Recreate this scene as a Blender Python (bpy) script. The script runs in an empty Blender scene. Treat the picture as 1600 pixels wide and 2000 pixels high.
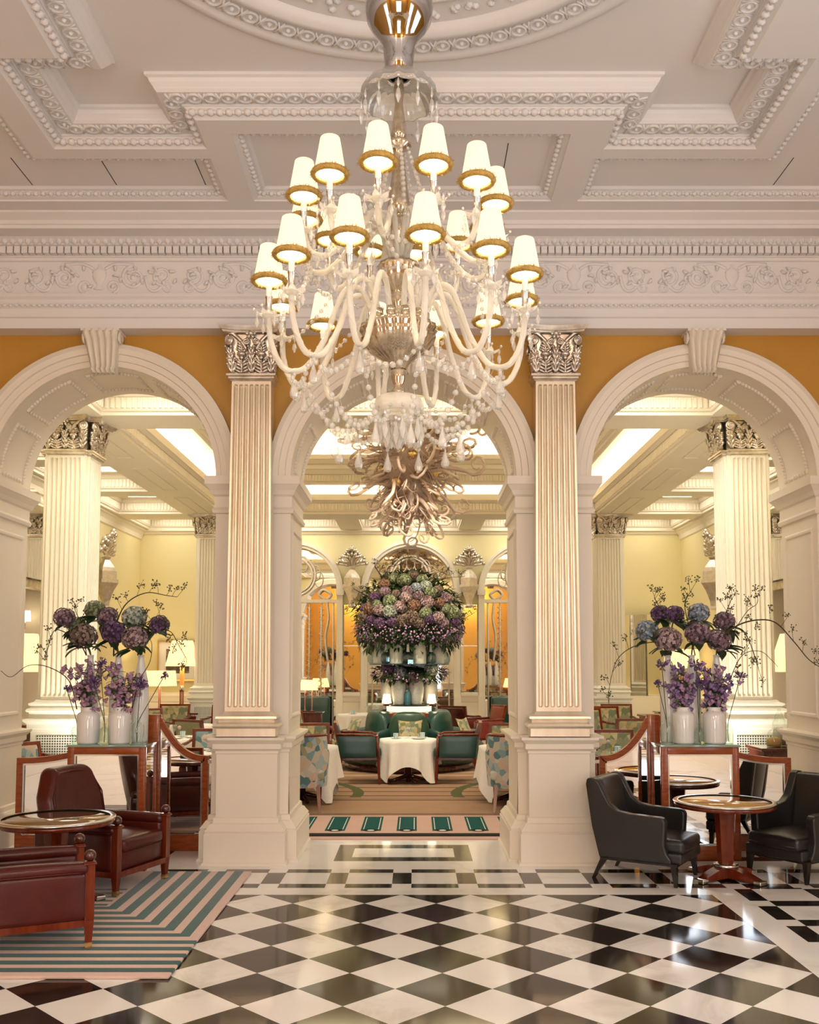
import bpy, bmesh, math, random
from mathutils import Vector, Matrix, Euler, geometry
sc = bpy.context.scene
COL = sc.collection
PI = math.pi
R = math.radians
rnd = random.Random(7)

# ---------------------------------------------------------------- camera model
F, TP, PX, PY, H, AX = 1861.0, 135/1861.0, 812.0, 1162.0, 1.65, .105
CP = 1/math.hypot(1, TP); SP = TP*CP
def at(px, py, Y):
    t = (PY-py)/F; zr = Y*(t*CP+SP)/(CP-t*SP); w = Y*CP+zr*SP
    return Vector(((px-PX)*w/F+AX, Y, zr+H))
def atz(px, py, Z):
    t = (PY-py)/F; zr = Z-H; Y = zr*(CP-t*SP)/(t*CP+SP); w = Y*CP+zr*SP
    return Vector(((px-PX)*w/F+AX, Y, Z))
def flr(px, py): return atz(px, py, 0)

cam_d = bpy.data.cameras.new('camera'); cam = bpy.data.objects.new('camera', cam_d); COL.objects.link(cam)
cam.location = (AX, 0, H); cam.rotation_euler = (PI/2+math.atan(TP), 0, 0)
cam_d.sensor_fit = 'HORIZONTAL'; cam_d.sensor_width = 36; cam_d.lens = F*36/1600
cam_d.shift_x = (800-PX)/1600; cam_d.shift_y = (PY-1000)/1600
cam_d.clip_start = .05; cam_d.clip_end = 200
sc.camera = cam
sc.view_settings.view_transform = 'Standard'; sc.view_settings.look = 'None'
sc.view_settings.gamma = 1; sc.view_settings.use_curve_mapping = False

# ---------------------------------------------------------------- mesh builder
class MB:
    def __init__(s, M=None): s.v = []; s.f = []; s.mi = []; s.sm = []; s.M = M
    def add(s, vs, fs, mi=0, sm=False):
        b = len(s.v)
        if s.M is not None: s.v += [tuple(s.M @ Vector(p)) for p in vs]
        else: s.v += [tuple(p) for p in vs]
        for f in fs: s.f.append(tuple(i+b for i in f)); s.mi.append(mi); s.sm.append(sm)
        return s
    def box(s, x0, x1, y0, y1, z0, z1, mi=0):
        vs = [(x, y, z) for z in (z0, z1) for y in (y0, y1) for x in (x0, x1)]
        return s.add(vs, [(0,2,3,1),(4,5,7,6),(0,1,5,4),(2,6,7,3),(0,4,6,2),(1,3,7,5)], mi)
    def taper(s, c0, sx0, sy0, c1, sx1, sy1, mi=0):
        # square bar from centre c0 (half sizes) to centre c1, along z-ish
        vs = [(c0[0]+a*sx0, c0[1]+b*sy0, c0[2]) for a, b in ((-1,-1),(1,-1),(1,1),(-1,1))]
        vs += [(c1[0]+a*sx1, c1[1]+b*sy1, c1[2]) for a, b in ((-1,-1),(1,-1),(1,1),(-1,1))]
        return s.add(vs, [(3,2,1,0),(4,5,6,7),(0,1,5,4),(1,2,6,5),(2,3,7,6),(3,0,4,7)], mi)
    def grid(s, fn, nu, nv, cu=False, cv=False, mi=0, sm=True):
        mu = nu if cu else nu+1; mv = nv if cv else nv+1
        vs = [fn(i/nu, j/nv) for j in range(mv) for i in range(mu)]
        fs = []
        for j in range(nv):
            for i in range(nu):
                a = j*mu+i; b = j*mu+(i+1) % mu; c = ((j+1) % mv)*mu+(i+1) % mu; d = ((j+1) % mv)*mu+i
                fs.append((a, b, c, d))
        return s.add(vs, fs, mi, sm)
    def lathe(s, prof, n=24, o=(0,0,0), mi=0, sm=True, cap=True, sx=1, sy=1, flute=0, fn=0):
        vs = []; m = len(prof)
        for r, z in prof:
            for i in range(n):
                a = 2*PI*i/n; q = r*(1+flute*math.cos(fn*a)) if flute else r
                vs.append((o[0]+q*math.cos(a)*sx, o[1]+q*math.sin(a)*sy, o[2]+z))
        fs = [(j*n+i, j*n+(i+1) % n, (j+1)*n+(i+1) % n, (j+1)*n+i) for j in range(m-1) for i in range(n)]
        s.add(vs, fs, mi, sm)
        if cap:
            b = len(s.v)-len(vs)
            if prof[0][0] > 1e-5: s.f.append(tuple(b+i for i in reversed(range(n)))); s.mi.append(mi); s.sm.append(False)
            if prof[-1][0] > 1e-5: s.f.append(tuple(b+(m-1)*n+i for i in range(n))); s.mi.append(mi); s.sm.append(False)
        return s
    def tube(s, pts, r, n=8, mi=0, cap=True, closed=False):
        pts = [Vector(p) for p in pts]; k = len(pts)
        rs = r if isinstance(r, (list, tuple)) else [r]*k
        t0 = (pts[1]-pts[0]).normalized()
        up = Vector((0,0,1)) if abs(t0.z) < .9 else Vector((1,0,0))
        nrm = t0.cross(up).normalized(); vs = []
        for i, p in enumerate(pts):
            if closed: t = pts[(i+1) % k]-pts[i-1]
            else: t = pts[min(i+1, k-1)]-pts[max(i-1, 0)]
            if t.length < 1e-9: t = t0
            t = t.normalized(); nrm = (nrm-t*nrm.dot(t))
            if nrm.length < 1e-6: nrm = t.orthogonal()
            nrm.normalize(); bi = t.cross(nrm)
            for j in range(n):
                a = 2*PI*j/n; vs.append(p+(nrm*math.cos(a)+bi*math.sin(a))*rs[i])
        fs = []
        for i in range(k if closed else k-1):
            for j in range(n):
                a = i*n; b = ((i+1) % k)*n
                fs.append((a+j, a+(j+1) % n, b+(j+1) % n, b+j))
        if cap and not closed: fs += [tuple(reversed(range(n))), tuple((k-1)*n+j for j in range(n))]
        return s.add(vs, fs, mi, True)
    def cyl(s, p0, p1, r0, r1=None, n=12, mi=0): return s.tube([p0, p1], [r0, r0 if r1 is None else r1], n, mi)
    def ball(s, c, r, n=10, m=7, mi=0, sz=1, sx=1, sy=1):
        prof = [(r*math.sin(PI*j/m), -r*sz*math.cos(PI*j/m)) for j in range(m+1)]
        prof[0] = (1e-6, prof[0][1]); prof[-1] = (1e-6, prof[-1][1])
        return s.lathe(prof, n, c, mi, True, False, sx, sy)
    def prism(s, poly, fn, mi=0, sm=False, cap=True, holes=()):
        # poly 2d list; fn(u,v,0/1) -> point
        n = len(poly)
        vs = [fn(u, v, 0) for u, v in poly]+[fn(u, v, 1) for u, v in poly]
        fs = [(i, (i+1) % n, n+(i+1) % n, n+i) for i in range(n)]
        if cap:
            tri = geometry.tessellate_polygon([[Vector((u, v, 0)) for u, v in poly]])
            fs += [tuple(reversed(t)) for t in tri]+[tuple(n+i for i in t) for t in tri]
        return s.add(vs, fs, mi, sm)
    def flat(s, loops, fn, mi=0):
        # planar polygon with holes
        pts = [p for l in loops for p in l]
        tri = geometry.tessellate_polygon([[Vector((u, v, 0)) for u, v in l] for l in loops])
        return s.add([fn(u, v) for u, v in pts], tri, mi)
    def sweep(s, prof, path, closed=True, fn=None, mi=0, sm=False, capends=True):
        # prof [(o,z)], path [(x,y)] ; o = offset to the right-hand side of travel, mitred ; fn(x,y,z)
        fn = fn or (lambda x, y, z: (x, y, z)); k = len(path); vs = []
        for i in range(k):
            p = Vector(path[i]); a = Vector(path[i-1]) if (closed or i > 0) else None
            b = Vector(path[(i+1) % k]) if (closed or i < k-1) else None
            d0 = (p-a).normalized() if a is not None else None; d1 = (b-p).normalized() if b is not None else None
            if d0 is None: d0 = d1
            if d1 is None: d1 = d0
            n0 = Vector((d0.y, -d0.x)); n1 = Vector((d1.y, -d1.x)); m = (n0+n1)
            m = m/max(m.dot(n0), 1e-6) if m.length > 1e-6 else n0
            for o, z in prof: q = p+m*o; vs.append(fn(q.x, q.y, z))
        m = len(prof)
        fs = [(i*m+j, i*m+j+1, ((i+1) % k)*m+j+1, ((i+1) % k)*m+j) for i in range(k if closed else k-1) for j in range(m-1)]
        s.add(vs, fs, mi, sm)
        if not closed and capends:
            for base in (0, (k-1)*m):
                pr = vs[base:base+m]; s.add(pr, [tuple(range(m))], mi)
        return s
    def rbox(s, c, h, r, seg=3, mi=0, puff=(0,0,0), dv=4, fn=None):
        # rounded box: centre, half sizes, corner radius
        ax = []
        for k in range(3):
            rr = min(r, h[k]*.999); inn = h[k]-rr; l = []
            for i in range(seg): l.append(-inn-rr*math.cos(PI/2*i/seg) if False else -h[k]+rr*(1-math.cos(PI/2*i/seg))*1.0)
            for i in range(dv+1): l.append(-inn+2*inn*i/dv)
            for i in range(seg-1, -1, -1): l.append(h[k]-rr*(1-math.cos(PI/2*i/seg)))
            ax.append(l)
        rr = min(r, *h)*.999; inn = [a-rr for a in h]; idx = {}; vs = []
        def P(i, j, k):
            key = (i, j, k)
            if key in idx: return idx[key]
            p = Vector((ax[0][i], ax[1][j], ax[2][k]))
            q = Vector([max(-inn[t], min(inn[t], p[t])) for t in range(3)])
            d = p-q
            if d.length > 1e-9: p = q+d.normalized()*rr
            if any(puff):
                u = [max(0, 1-(p[t]/h[t])**2) for t in range(3)]
                p = Vector((p.x+math.copysign(1, p.x)*puff[0]*u[1]*u[2]*(abs(p.x)/h[0])**3,
                            p.y+math.copysign(1, p.y)*puff[1]*u[0]*u[2]*(abs(p.y)/h[1])**3,
                            p.z+math.copysign(1, p.z)*puff[2]*u[0]*u[1]*(abs(p.z)/h[2])**3))
            p = p+Vector(c)
            if fn: p = Vector(fn(p))
            idx[key] = len(vs); vs.append(p); return idx[key]
        n = [len(a)-1 for a in ax]; fs = []
        for i in range(n[0]):
            for j in range(n[1]):
                fs.append((P(i,j,0), P(i,j+1,0), P(i+1,j+1,0), P(i+1,j,0)))
                fs.append((P(i,j,n[2]), P(i+1,j,n[2]), P(i+1,j+1,n[2]), P(i,j+1,n[2])))
        for i in range(n[0]):
            for k in range(n[2]):
                fs.append((P(i,0,k), P(i+1,0,k), P(i+1,0,k+1), P(i,0,k+1)))
                fs.append((P(i,n[1],k), P(i,n[1],k+1), P(i+1,n[1],k+1), P(i+1,n[1],k)))
        for j in range(n[1]):
            for k in range(n[2]):
                fs.append((P(0,j,k), P(0,j,k+1), P(0,j+1,k+1), P(0,j+1,k)))
                fs.append((P(n[0],j,k), P(n[0],j+1,k), P(n[0],j+1,k+1), P(n[0],j,k+1)))
        return s.add(vs, fs, mi, True)
    def mesh(s, name, mats):
        me = bpy.data.meshes.new(name); me.from_pydata(s.v, [], s.f)
        for m in (mats if isinstance(mats, (list, tuple)) else [mats]): me.materials.append(m)
        me.polygons.foreach_set('material_index', s.mi); me.polygons.foreach_set('use_smooth', s.sm)
        me.update(); return me
    def build(s, name, mats, parent=None, loc=None, rz=0):
        o = bpy.data.objects.new(name, s.mesh(name, mats)); COL.objects.link(o)
        if parent is not None: o.parent = parent
        if loc is not None: o.location = loc
        if rz: o.rotation_euler.z = rz
        return o

def tag(o, label, cat, group=None, kind=None):
    o['label'] = label; o['category'] = cat
    if group: o['group'] = group
    if kind: o['kind'] = kind
    return o
def thing(name, label, cat, loc=(0,0,0), rz=0, group=None):
    o = bpy.data.objects.new(name, None); COL.objects.link(o); o.empty_display_size = .1
    o.location = loc; o.rotation_euler = (0, 0, rz); return tag(o, label, cat, group)
def struct(name, mb, mats):
    o = mb.build(name, mats); o['kind'] = 'structure'; return o
def copy_tree(o, loc=None, rz=None, label=None, parent=None):
    c = o.copy(); COL.objects.link(c)
    if parent is not None: c.parent = parent
    for ch in list(KIDS(o)): copy_tree(ch, parent=c)
    if loc is not None: c.location = loc
    if rz is not None: c.rotation_euler.z = rz
    if label: c['label'] = label
    return c
def KIDS(o): return o.children
def inst(me, name, parent=None, loc=(0,0,0), rot=(0,0,0), scale=(1,1,1)):
    o = bpy.data.objects.new(name, me); COL.objects.link(o)
    if parent is not None: o.parent = parent
    o.location = loc; o.rotation_euler = rot; o.scale = scale; return o
def bez(pts, n=8):
    # Catmull-Rom through points
    P = [Vector(p) for p in pts]; out = []
    for i in range(len(P)-1):
        a = P[max(i-1, 0)]; b = P[i]; c = P[i+1]; d = P[min(i+2, len(P)-1)]
        for k in range(n):
            t = k/n
            out.append(.5*((2*b)+(c-a)*t+(2*a-5*b+4*c-d)*t*t+(3*b-a-3*c+d)*t**3))
    out.append(P[-1]); return out

# ---------------------------------------------------------------- materials
class X:
    "expression over shader sockets"
    def __init__(s, nt, k): s.nt = nt; s.k = k
    def _op(s, op, *o):
        n = s.nt.nodes.new('ShaderNodeMath'); n.operation = op
        for i, q in enumerate((s,)+o):
            if isinstance(q, X): s.nt.links.new(q.k, n.inputs[i])
            else: n.inputs[i].default_value = q
        return X(s.nt, n.outputs[0])
    def __add__(s, o): return s._op('ADD', o)
    def __sub__(s, o): return s._op('SUBTRACT', o)
    def __rsub__(s, o): return s._op('MULTIPLY', -1)._op('ADD', o)
    def __mul__(s, o): return s._op('MULTIPLY', o)
    def __truediv__(s, o): return s._op('DIVIDE', o)
    __radd__ = __add__; __rmul__ = __mul__
    def __lt__(s, o): return s._op('LESS_THAN', o)
    def __gt__(s, o): return s._op('GREATER_THAN', o)
    def abs(s): return s._op('ABSOLUTE')
    def floor(s): return s._op('FLOOR')
    def frac(s): return s._op('FRACT')
    def fmod(s, m): return s._op('FLOORED_MODULO', m)
    def max(s, o): return s._op('MAXIMUM', o)
    def min(s, o): return s._op('MINIMUM', o)
    def sqrt(s): return s._op('SQRT')
    def sin(s): return s._op('SINE')
    def between(s, a, b): return (s > a)*(s < b)
class Mat:
    def __init__(s, name):
        s.m = bpy.data.materials.new(name); s.m.use_nodes = True; s.nt = s.m.node_tree
        s.p = s.nt.nodes['Principled BSDF']; s.out = s.nt.nodes['Material Output']
    def n(s, t, **kw):
        nd = s.nt.nodes.new(t)
        for k, v in kw.items(): setattr(nd, k, v)
        return nd
    def link(s, a, b): s.nt.links.new(a.k if isinstance(a, X) else a, b)
    def set(s, **kw):
        names = dict(col='Base Color', rough='Roughness', metal='Metallic', spec='Specular IOR Level', ior='IOR', trans='Transmission Weight',
                     coat='Coat Weight', coatr='Coat Roughness', sheen='Sheen Weight', em='Emission Color', ems='Emission Strength', sss='Subsurface Weight', alpha='Alpha')
        for k, v in kw.items():
            i = s.p.inputs[names[k]]
            if k in ('col', 'em') and isinstance(v, (tuple, list)): v = tuple(v)+(1,)
            if isinstance(v, X) or hasattr(v, 'is_linked'): s.link(v, i)
            else: i.default_value = v
        return s
    def pos(s, obj=False):
        if obj: v = s.n('ShaderNodeTexCoord').outputs['Object']
        else: v = s.n('ShaderNodeNewGeometry').outputs['Position']
        q = s.n('ShaderNodeSeparateXYZ'); s.link(v, q.inputs[0])
        return [X(s.nt, o) for o in q.outputs]
    def vec(s, obj=True): return s.n('ShaderNodeTexCoord').outputs['Object'] if obj else s.n('ShaderNodeNewGeometry').outputs['Position']
    def noise(s, scale, detail=3, rough=.5, obj=True, vec=None, stretch=None, dist=0):
        nd = s.n('ShaderNodeTexNoise'); nd.inputs['Scale'].default_value = scale; nd.inputs['Detail'].default_value = detail
        nd.inputs['Roughness'].default_value = rough; nd.inputs['Distortion'].default_value = dist
        v = vec or s.vec(obj)
        if stretch:
            mp = s.n('ShaderNodeMapping'); mp.inputs['Scale'].default_value = stretch; s.link(v, mp.inputs[0]); v = mp.outputs[0]
        s.link(v, nd.inputs['Vector']); return X(s.nt, nd.outputs['Fac'])
    def ramp(s, fac, stops, interp='LINEAR'):
        r = s.n('ShaderNodeValToRGB'); r.color_ramp.interpolation = interp; e = r.color_ramp.elements
        while len(e) < len(stops): e.new(.5)
        for q, (p, c) in zip(e, stops): q.position = p; q.color = tuple(c)+(1,)
        s.link(fac, r.inputs[0]); return r.outputs[0]
    def mix(s, fac, a, b):
        nd = s.n('ShaderNodeMix', data_type='RGBA')
        for v, i in ((fac, 0), (a, 6), (b, 7)):
            if isinstance(v, (int, float)): nd.inputs[i].default_value = v
            elif isinstance(v, (tuple, list)): nd.inputs[i].default_value = tuple(v)+(1,)
            else: s.link(v, nd.inputs[i])
        return nd.outputs[2]
    def bump(s, h, strength=.3, dist=.01):
        b = s.n('ShaderNodeBump'); b.inputs['Strength'].default_value = strength; b.inputs['Distance'].default_value = dist
        s.link(h, b.inputs['Height']); s.link(b.outputs[0], s.p.inputs['Normal']); return s
def simple(name, col, rough=.5, metal=0, **kw): return Mat(name).set(col=col, rough=rough, metal=metal, **kw).m
def varied(name, c0, c1, scale, rough=.5, metal=0, stretch=None, bump=0, bs=None, **kw):
    m = Mat(name); f = m.noise(scale, 4, .6, stretch=stretch)
    m.set(col=m.ramp(f, [(.3, c0), (.7, c1)]), rough=rough, metal=metal, **kw)
    if bump: m.bump(m.noise(bs or scale*4, 3), bump, .005)
    return m.m
PAINT = varied('painted_plaster', (.81,.715,.585), (.83,.74,.615), .8, .45)
PAINT_W = varied('white_ceiling_paint', (.785,.74,.715), (.81,.765,.74), .7, .6)
FOYER = varied('cream_foyer_paint', (.87,.79,.64), (.89,.815,.67), .8, .5)
YELLOW = varied('pale_yellow_wall', (.83,.73,.40), (.86,.76,.44), .6, .6)
OCHRE = varied('ochre_wall', (.50,.245,.028), (.56,.28,.036), 1.5, .38)
SILVER = varied('silver_leaf', (.72,.62,.50), (.92,.86,.78), 14, .34, .85, bump=.15)
SILVERD = varied('aged_silver_leaf', (.50,.42,.33), (.90,.83,.74), 9, .3, .9, bump=.2)
SHAFT = varied('gilded_flutes', (.80,.67,.49), (.92,.83,.69), 3, .28, .6, stretch=(3,3,.5))
SHAFT_F = varied('washed_ivory_flutes', (.87,.79,.63), (.91,.86,.75), 3, .45, .08, stretch=(4,4,.3))
WOOD = varied('mahogany', (.10,.011,.003), (.19,.028,.007), 9, .2, spec=.3, stretch=(3,3,.4), coat=.5, coatr=.1)
WOODL = varied('warm_mahogany', (.24,.045,.009), (.37,.085,.018), 9, .25, spec=.3, stretch=(1,1,5), coat=.25, coatr=.1)
WOODD = varied('dark_mahogany', (.05,.008,.005), (.10,.018,.01), 9, .2, stretch=(3,3,.4), coat=.6, coatr=.08)
LEATHER = varied('oxblood_leather', (.062,.0085,.0055), (.085,.012,.008), 6, .25, spec=.35, bump=.12, bs=160)
BLACKL = varied('black_leather', (.012,.010,.009), (.02,.016,.014), 5, .33, bump=.1, bs=160)
GREENL = varied('green_leather', (.012,.045,.038), (.02,.065,.055), 5, .3, bump=.08, bs=160)
GREENB = varied('olive_green_leather', (.018,.055,.033), (.03,.075,.045), 5, .3)
REDL = varied('red_leather', (.16,.018,.012), (.22,.03,.02), 5, .35)
EBONY = simple('ebonised_wood', (.012,.008,.006), .25)
CHROME = simple('chrome', (.80,.79,.80), .04, 1)
STEEL = simple('brushed_steel', (.72,.68,.62), .22, 1)
BRASS = simple('brass', (.80,.56,.25), .22, 1)
MIRROR = simple('mirror_glass', (.93,.93,.92), .004, 1)
WHITEG = simple('white_glazed_ceramic', (.86,.83,.79), .12, coat=.5)
LINEN = varied('white_linen', (.86,.81,.74), (.90,.86,.80), 30, .8)
CHINA = simple('white_china', (.88,.87,.84), .12)
BLUECH = simple('striped_china', (.45,.62,.70), .15)
def glass(name, col, rough=.02, ior=1.45, solid=.35, milk=0):
    # clear glass: mostly transparent with fresnel reflection and a little refraction
    m = Mat(name); nt = m.nt
    g = m.n('ShaderNodeBsdfGlossy'); g.inputs['Roughness'].default_value = rough; g.inputs[0].default_value = (1,1,1,1)
    t = m.n('ShaderNodeBsdfTransparent'); t.inputs[0].default_value = tuple(col)+(1,)
    rf = m.n('ShaderNodeBsdfRefraction'); rf.inputs[0].default_value = tuple(col)+(1,); rf.inputs['IOR'].default_value = ior; rf.inputs['Roughness'].default_value = .02
    m1 = m.n('ShaderNodeMixShader'); m1.inputs[0].default_value = solid; m.link(t.outputs[0], m1.inputs[1]); m.link(rf.outputs[0], m1.inputs[2])
    lw = m.n('ShaderNodeLayerWeight'); lw.inputs[0].default_value = .5; fr = X(nt, lw.outputs['Facing']); fr = (fr*fr*fr)*.75+.05
    m2 = m.n('ShaderNodeMixShader'); m.link(fr, m2.inputs[0])
    if milk:
        df = m.n('ShaderNodeBsdfDiffuse'); df.inputs[0].default_value = (1,.97,.92,1); m3 = m.n('ShaderNodeMixShader'); m3.inputs[0].default_value = milk; m.link(m1.outputs[0], m3.inputs[1]); m.link(df.outputs[0], m3.inputs[2]); m.link(m3.outputs[0], m2.inputs[1])
    else: m.link(m1.outputs[0], m2.inputs[1])
    m.link(g.outputs[0], m2.inputs[2])
    m.link(m2.outputs[0], m.out.inputs['Surface']); return m.m
CRYSTAL = glass('cut_crystal', (.98,.97,.94), .03, 1.6, .2, .28)
def frosted(name, col):
    m = Mat(name); m.set(col=col, rough=.15, trans=.0, spec=.8)
    t = m.n('ShaderNodeBsdfTransparent'); t.inputs[0].default_value = (.98,.96,.92,1)
    tl = m.n('ShaderNodeBsdfTranslucent'); tl.inputs[0].default_value = tuple(col)+(1,)
    m1 = m.n('ShaderNodeMixShader'); m1.inputs[0].default_value = .35; m.link(m.p.outputs[0], m1.inputs[1]); m.link(tl.outputs[0], m1.inputs[2])
    m2 = m.n('ShaderNodeMixShader'); m2.inputs[0].default_value = .42; m.link(m1.outputs[0], m2.inputs[1]); m.link(t.outputs[0], m2.inputs[2])
    m.link(m2.outputs[0], m.out.inputs['Surface']); return m.m
ARMGL = frosted('blown_glass_arm', (.93,.89,.82))
AMBERG = varied('smoky_amber_glass', (.40,.31,.20), (.66,.56,.43), 22, .12, .75)
CLEARG = glass('clear_bottle_glass', (.94,.98,.96), .02, 1.4, .05)
GREENG = glass('green_bottle_glass', (.82,.92,.87), .02, 1.4, .05)
BLUEG = glass('smoky_blue_glass', (.62,.74,.77), .02, 1.45, .1)
PLATEG = glass('plate_glass', (.72,.86,.80), .01, 1.45, .0)
def shade_mat(name, col, em, strength):
    m = Mat(name); d = m.n('ShaderNodeBsdfDiffuse'); d.inputs[0].default_value = tuple(col)+(1,)
    t = m.n('ShaderNodeBsdfTranslucent'); t.inputs[0].default_value = tuple(col)+(1,)
    mx = m.n('ShaderNodeMixShader'); mx.inputs[0].default_value = .5; m.link(d.outputs[0], mx.inputs[1]); m.link(t.outputs[0], mx.inputs[2])
    e = m.n('ShaderNodeEmission'); e.inputs[0].default_value = tuple(em)+(1,); e.inputs[1].default_value = strength
    ad = m.n('ShaderNodeAddShader'); m.link(mx.outputs[0], ad.inputs[0]); m.link(e.outputs[0], ad.inputs[1])
    m.link(ad.outputs[0], m.out.inputs['Surface']); return m.m
def emit(name, col, s):
    m = Mat(name); e = m.n('ShaderNodeEmission'); e.inputs[0].default_value = tuple(col)+(1,); e.inputs[1].default_value = s
    m.link(e.outputs[0], m.out.inputs['Surface']); return m.m
# ================================================================ LOBBY SHELL
YW, YB = 8.20, 9.00            # front and back face of the arcade wall
SPR, RA, RO = 3.27, .98, 1.17  # springing, opening radius, archivolt radius
ARCH = (-2.61, 0, 2.61)
LX, LY0 = 4.95, -4.2           # lobby half width, wall behind the camera
Z2, Z1, Z0 = 5.38, 5.45, 5.55  # lobby ceiling levels

# ---- floor: polished black and white marble, inlaid
m = Mat('inlaid_marble'); x, y, z = m.pos()
h = .248; Y0 = 6.97
p = x/h; j = (Y0-y)/h
chk = (((p+j)*.5).floor()+((p-j)*.5).floor()).fmod(2)          # 1 white 0 black
fx = x.abs()-2.232; fy = y-Y0; e = fx.max(fy)
infield = e < 0
far = fy > .21
def strip(t, s):
    g = (s/(2*h)+.5).frac()-.5; g = g.abs()*(2*h)             # distance from the small square centre
    sq = g < .073
    bar = (t.between(0, .13)+t.between(.51, .64)).min(1)
    mid = t.between(.13, .51)
    return (bar*(1-sq)+mid*sq).min(1)
b_far = strip(fy-.21, x)*far
b_side = strip(fx-.21, y-Y0-h)*(1-far)*(e > .21)
xx = (x+1.305).fmod(2.61)-1.305; cy = (y-8.5).abs(); cx = xx.abs()
frame = ((cx < .585)*(cy < .36)*(1-(cx < .44)*(cy < .195)))
aisle = (y > 9.3)*(((y-9.9).fmod(1.2) < .16)+((x-.3).fmod(1.2) < .16)).min(1)*(x.abs() > 2.9)
blk = (infield*(1-chk)+(1-infield)*(b_far+b_side+frame+aisle).min(1)).min(1)
v = m.noise(1.3, 6, .65, obj=False, dist=1.2)
v2 = m.noise(9, 4, .6, obj=False)
wcol = m.ramp(v, [(.30, (.70,.66,.60)), (.47, (.90,.87,.82)), (.7, (.93,.90,.86))])
bcol = m.ramp(v2, [(.35, (.012,.009,.007)), (.8, (.030,.021,.015))])
m.set(col=m.mix(blk, wcol, bcol), rough=.085, spec=.5)
MARBLE = m.m
fl = MB(); fl.box(-6.2, 6.2, LY0-.2, 20.2, -.12, 0); struct('floor', fl, MARBLE)

# ---- arcade wall with three arches
def arc(cx, r, n=32, a0=PI, a1=0): return [(cx+r*math.cos(a0+(a1-a0)*i/n), SPR+r*math.sin(a0+(a1-a0)*i/n)) for i in range(n+1)]
poly = [(-LX-.9, SPR)]
for c in ARCH: poly += arc(c, RA)
poly += [(LX+.9, SPR), (LX+.9, 5.7), (-LX-.9, 5.7)]
w = MB()
tri = geometry.tessellate_polygon([[Vector((a, b, 0)) for a, b in poly]])
w.add([(a, YW, b) for a, b in poly], tri, 0); w.add([(a, YB, b) for a, b in poly], tri, 1)
struct('wall_middle', w, [OCHRE, YELLOW])
# piers and reveals (painted)
pr = MB()
for c in ARCH:
    a = arc(c, RA)
    pr.add([(u, YW, q) for u, q in a]+[(u, YB, q) for u, q in a], [(i, i+1, i+len(a)+1, i+len(a)) for i in range(len(a)-1)], 0, True)
PIERS = [(-1.63, -.98), (.98, 1.63), (-LX-.9, -3.59), (3.59, LX+.9)]
for a, b in PIERS: pr.box(a, b, YW, YB, 0, SPR)
struct('wall_arcade', pr, PAINT)
# panel mouldings on reveals and arch soffits, archivolts, imposts, bases
tr = MB()
PED = [(.10,0),(.10,.015),(.085,.03),(.085,.25),(.075,.258),(.08,.275),(.06,.30),(.04,.33),(.025,.335),(.02,.375),(.004,.385),(.004,.90),(.012,.905),(.012,.925),(.035,.945),(.035,.985),(.05,1.0),(.07,1.02),(.07,1.04),(-.01,1.055)]
IMP = [(0,2.95),(.022,2.955),(.03,2.985),(.018,3.0),(.012,3.01),(.012,3.10),(.03,3.115),(.045,3.15),(.075,3.19),(.085,3.2),(.085,3.27),(-.02,3.272)]
for a, b in PIERS:
    path = [(a, YW), (b, YW), (b, YB), (a, YB)]
    tr.sweep(PED, path); tr.sweep(IMP, path)
def frame_path(x0, x1, y0, y1): return [(x0, y0), (x1, y0), (x1, y1), (x0, y1)]
PANEL = [(0,0),(.012,.014),(.03,.016),(.04,.004),(.05,0)]
for a, b in PIERS:      # sunk panels on the reveals
    for X_, s in ((a, -1), (b, 1)):
        if abs(X_) > LX: continue
        for z0, z1 in ((1.22, 2.80), (.45, .84)) if False else ((1.22, 2.80),):
            tr.sweep(PANEL, [(YW+.13, z0), (YB-.13, z0), (YB-.13, z1), (YW+.13, z1)], True, lambda u, q, d, X_=X_, s=s: (X_+s*d, u, q))
AV = [(RA,0),(RA,-.03),(RA+.045,-.035),(RA+.05,-.05),(RA+.10,-.055),(RA+.105,-.075),(RA+.15,-.085),(RO,-.075),(RO,0)]
for c in ARCH:
    for face, sg in ((YW, 1), (YB, -1)):
        tr.grid(lambda u, v, c=c, face=face, sg=sg: (lambda r, d, a: (c+r*math.cos(a), face+sg*d, SPR+r*math.sin(a)))(*AV[min(int(round(v*(len(AV)-1))), len(AV)-1)], PI*u), 48, len(AV)-1, sm=False)
    # bead framed coffers on the intrados
    for k in range(5):
        a0 = PI*(k+.13)/5; a1 = PI*(k+.87)/5
        for rr, dd in ((.0, .012),):
            P = lambda a, yy, d: (c+(RA-d)*math.cos(a), yy, SPR+(RA-d)*math.sin(a))
            n = 14
            for (ya, yb, aa, ab) in ((YW+.14, YW+.18, a0, a1), (YB-.18, YB-.14, a0, a1)):
                for i in range(n):
                    am = aa+(ab-aa)*(i+.5)/n
                    q = P(am, (ya+yb)/2, .004); tr.ball(q, .02, 6, 4)
            for aa in (a0, a1):
                for i in range(9):
                    q = P(aa, YW+.16+(YB-YW-.32)*i/8, .004); tr.ball(q, .02, 6, 4)
struct('trim_1', tr, PAINT)
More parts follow.
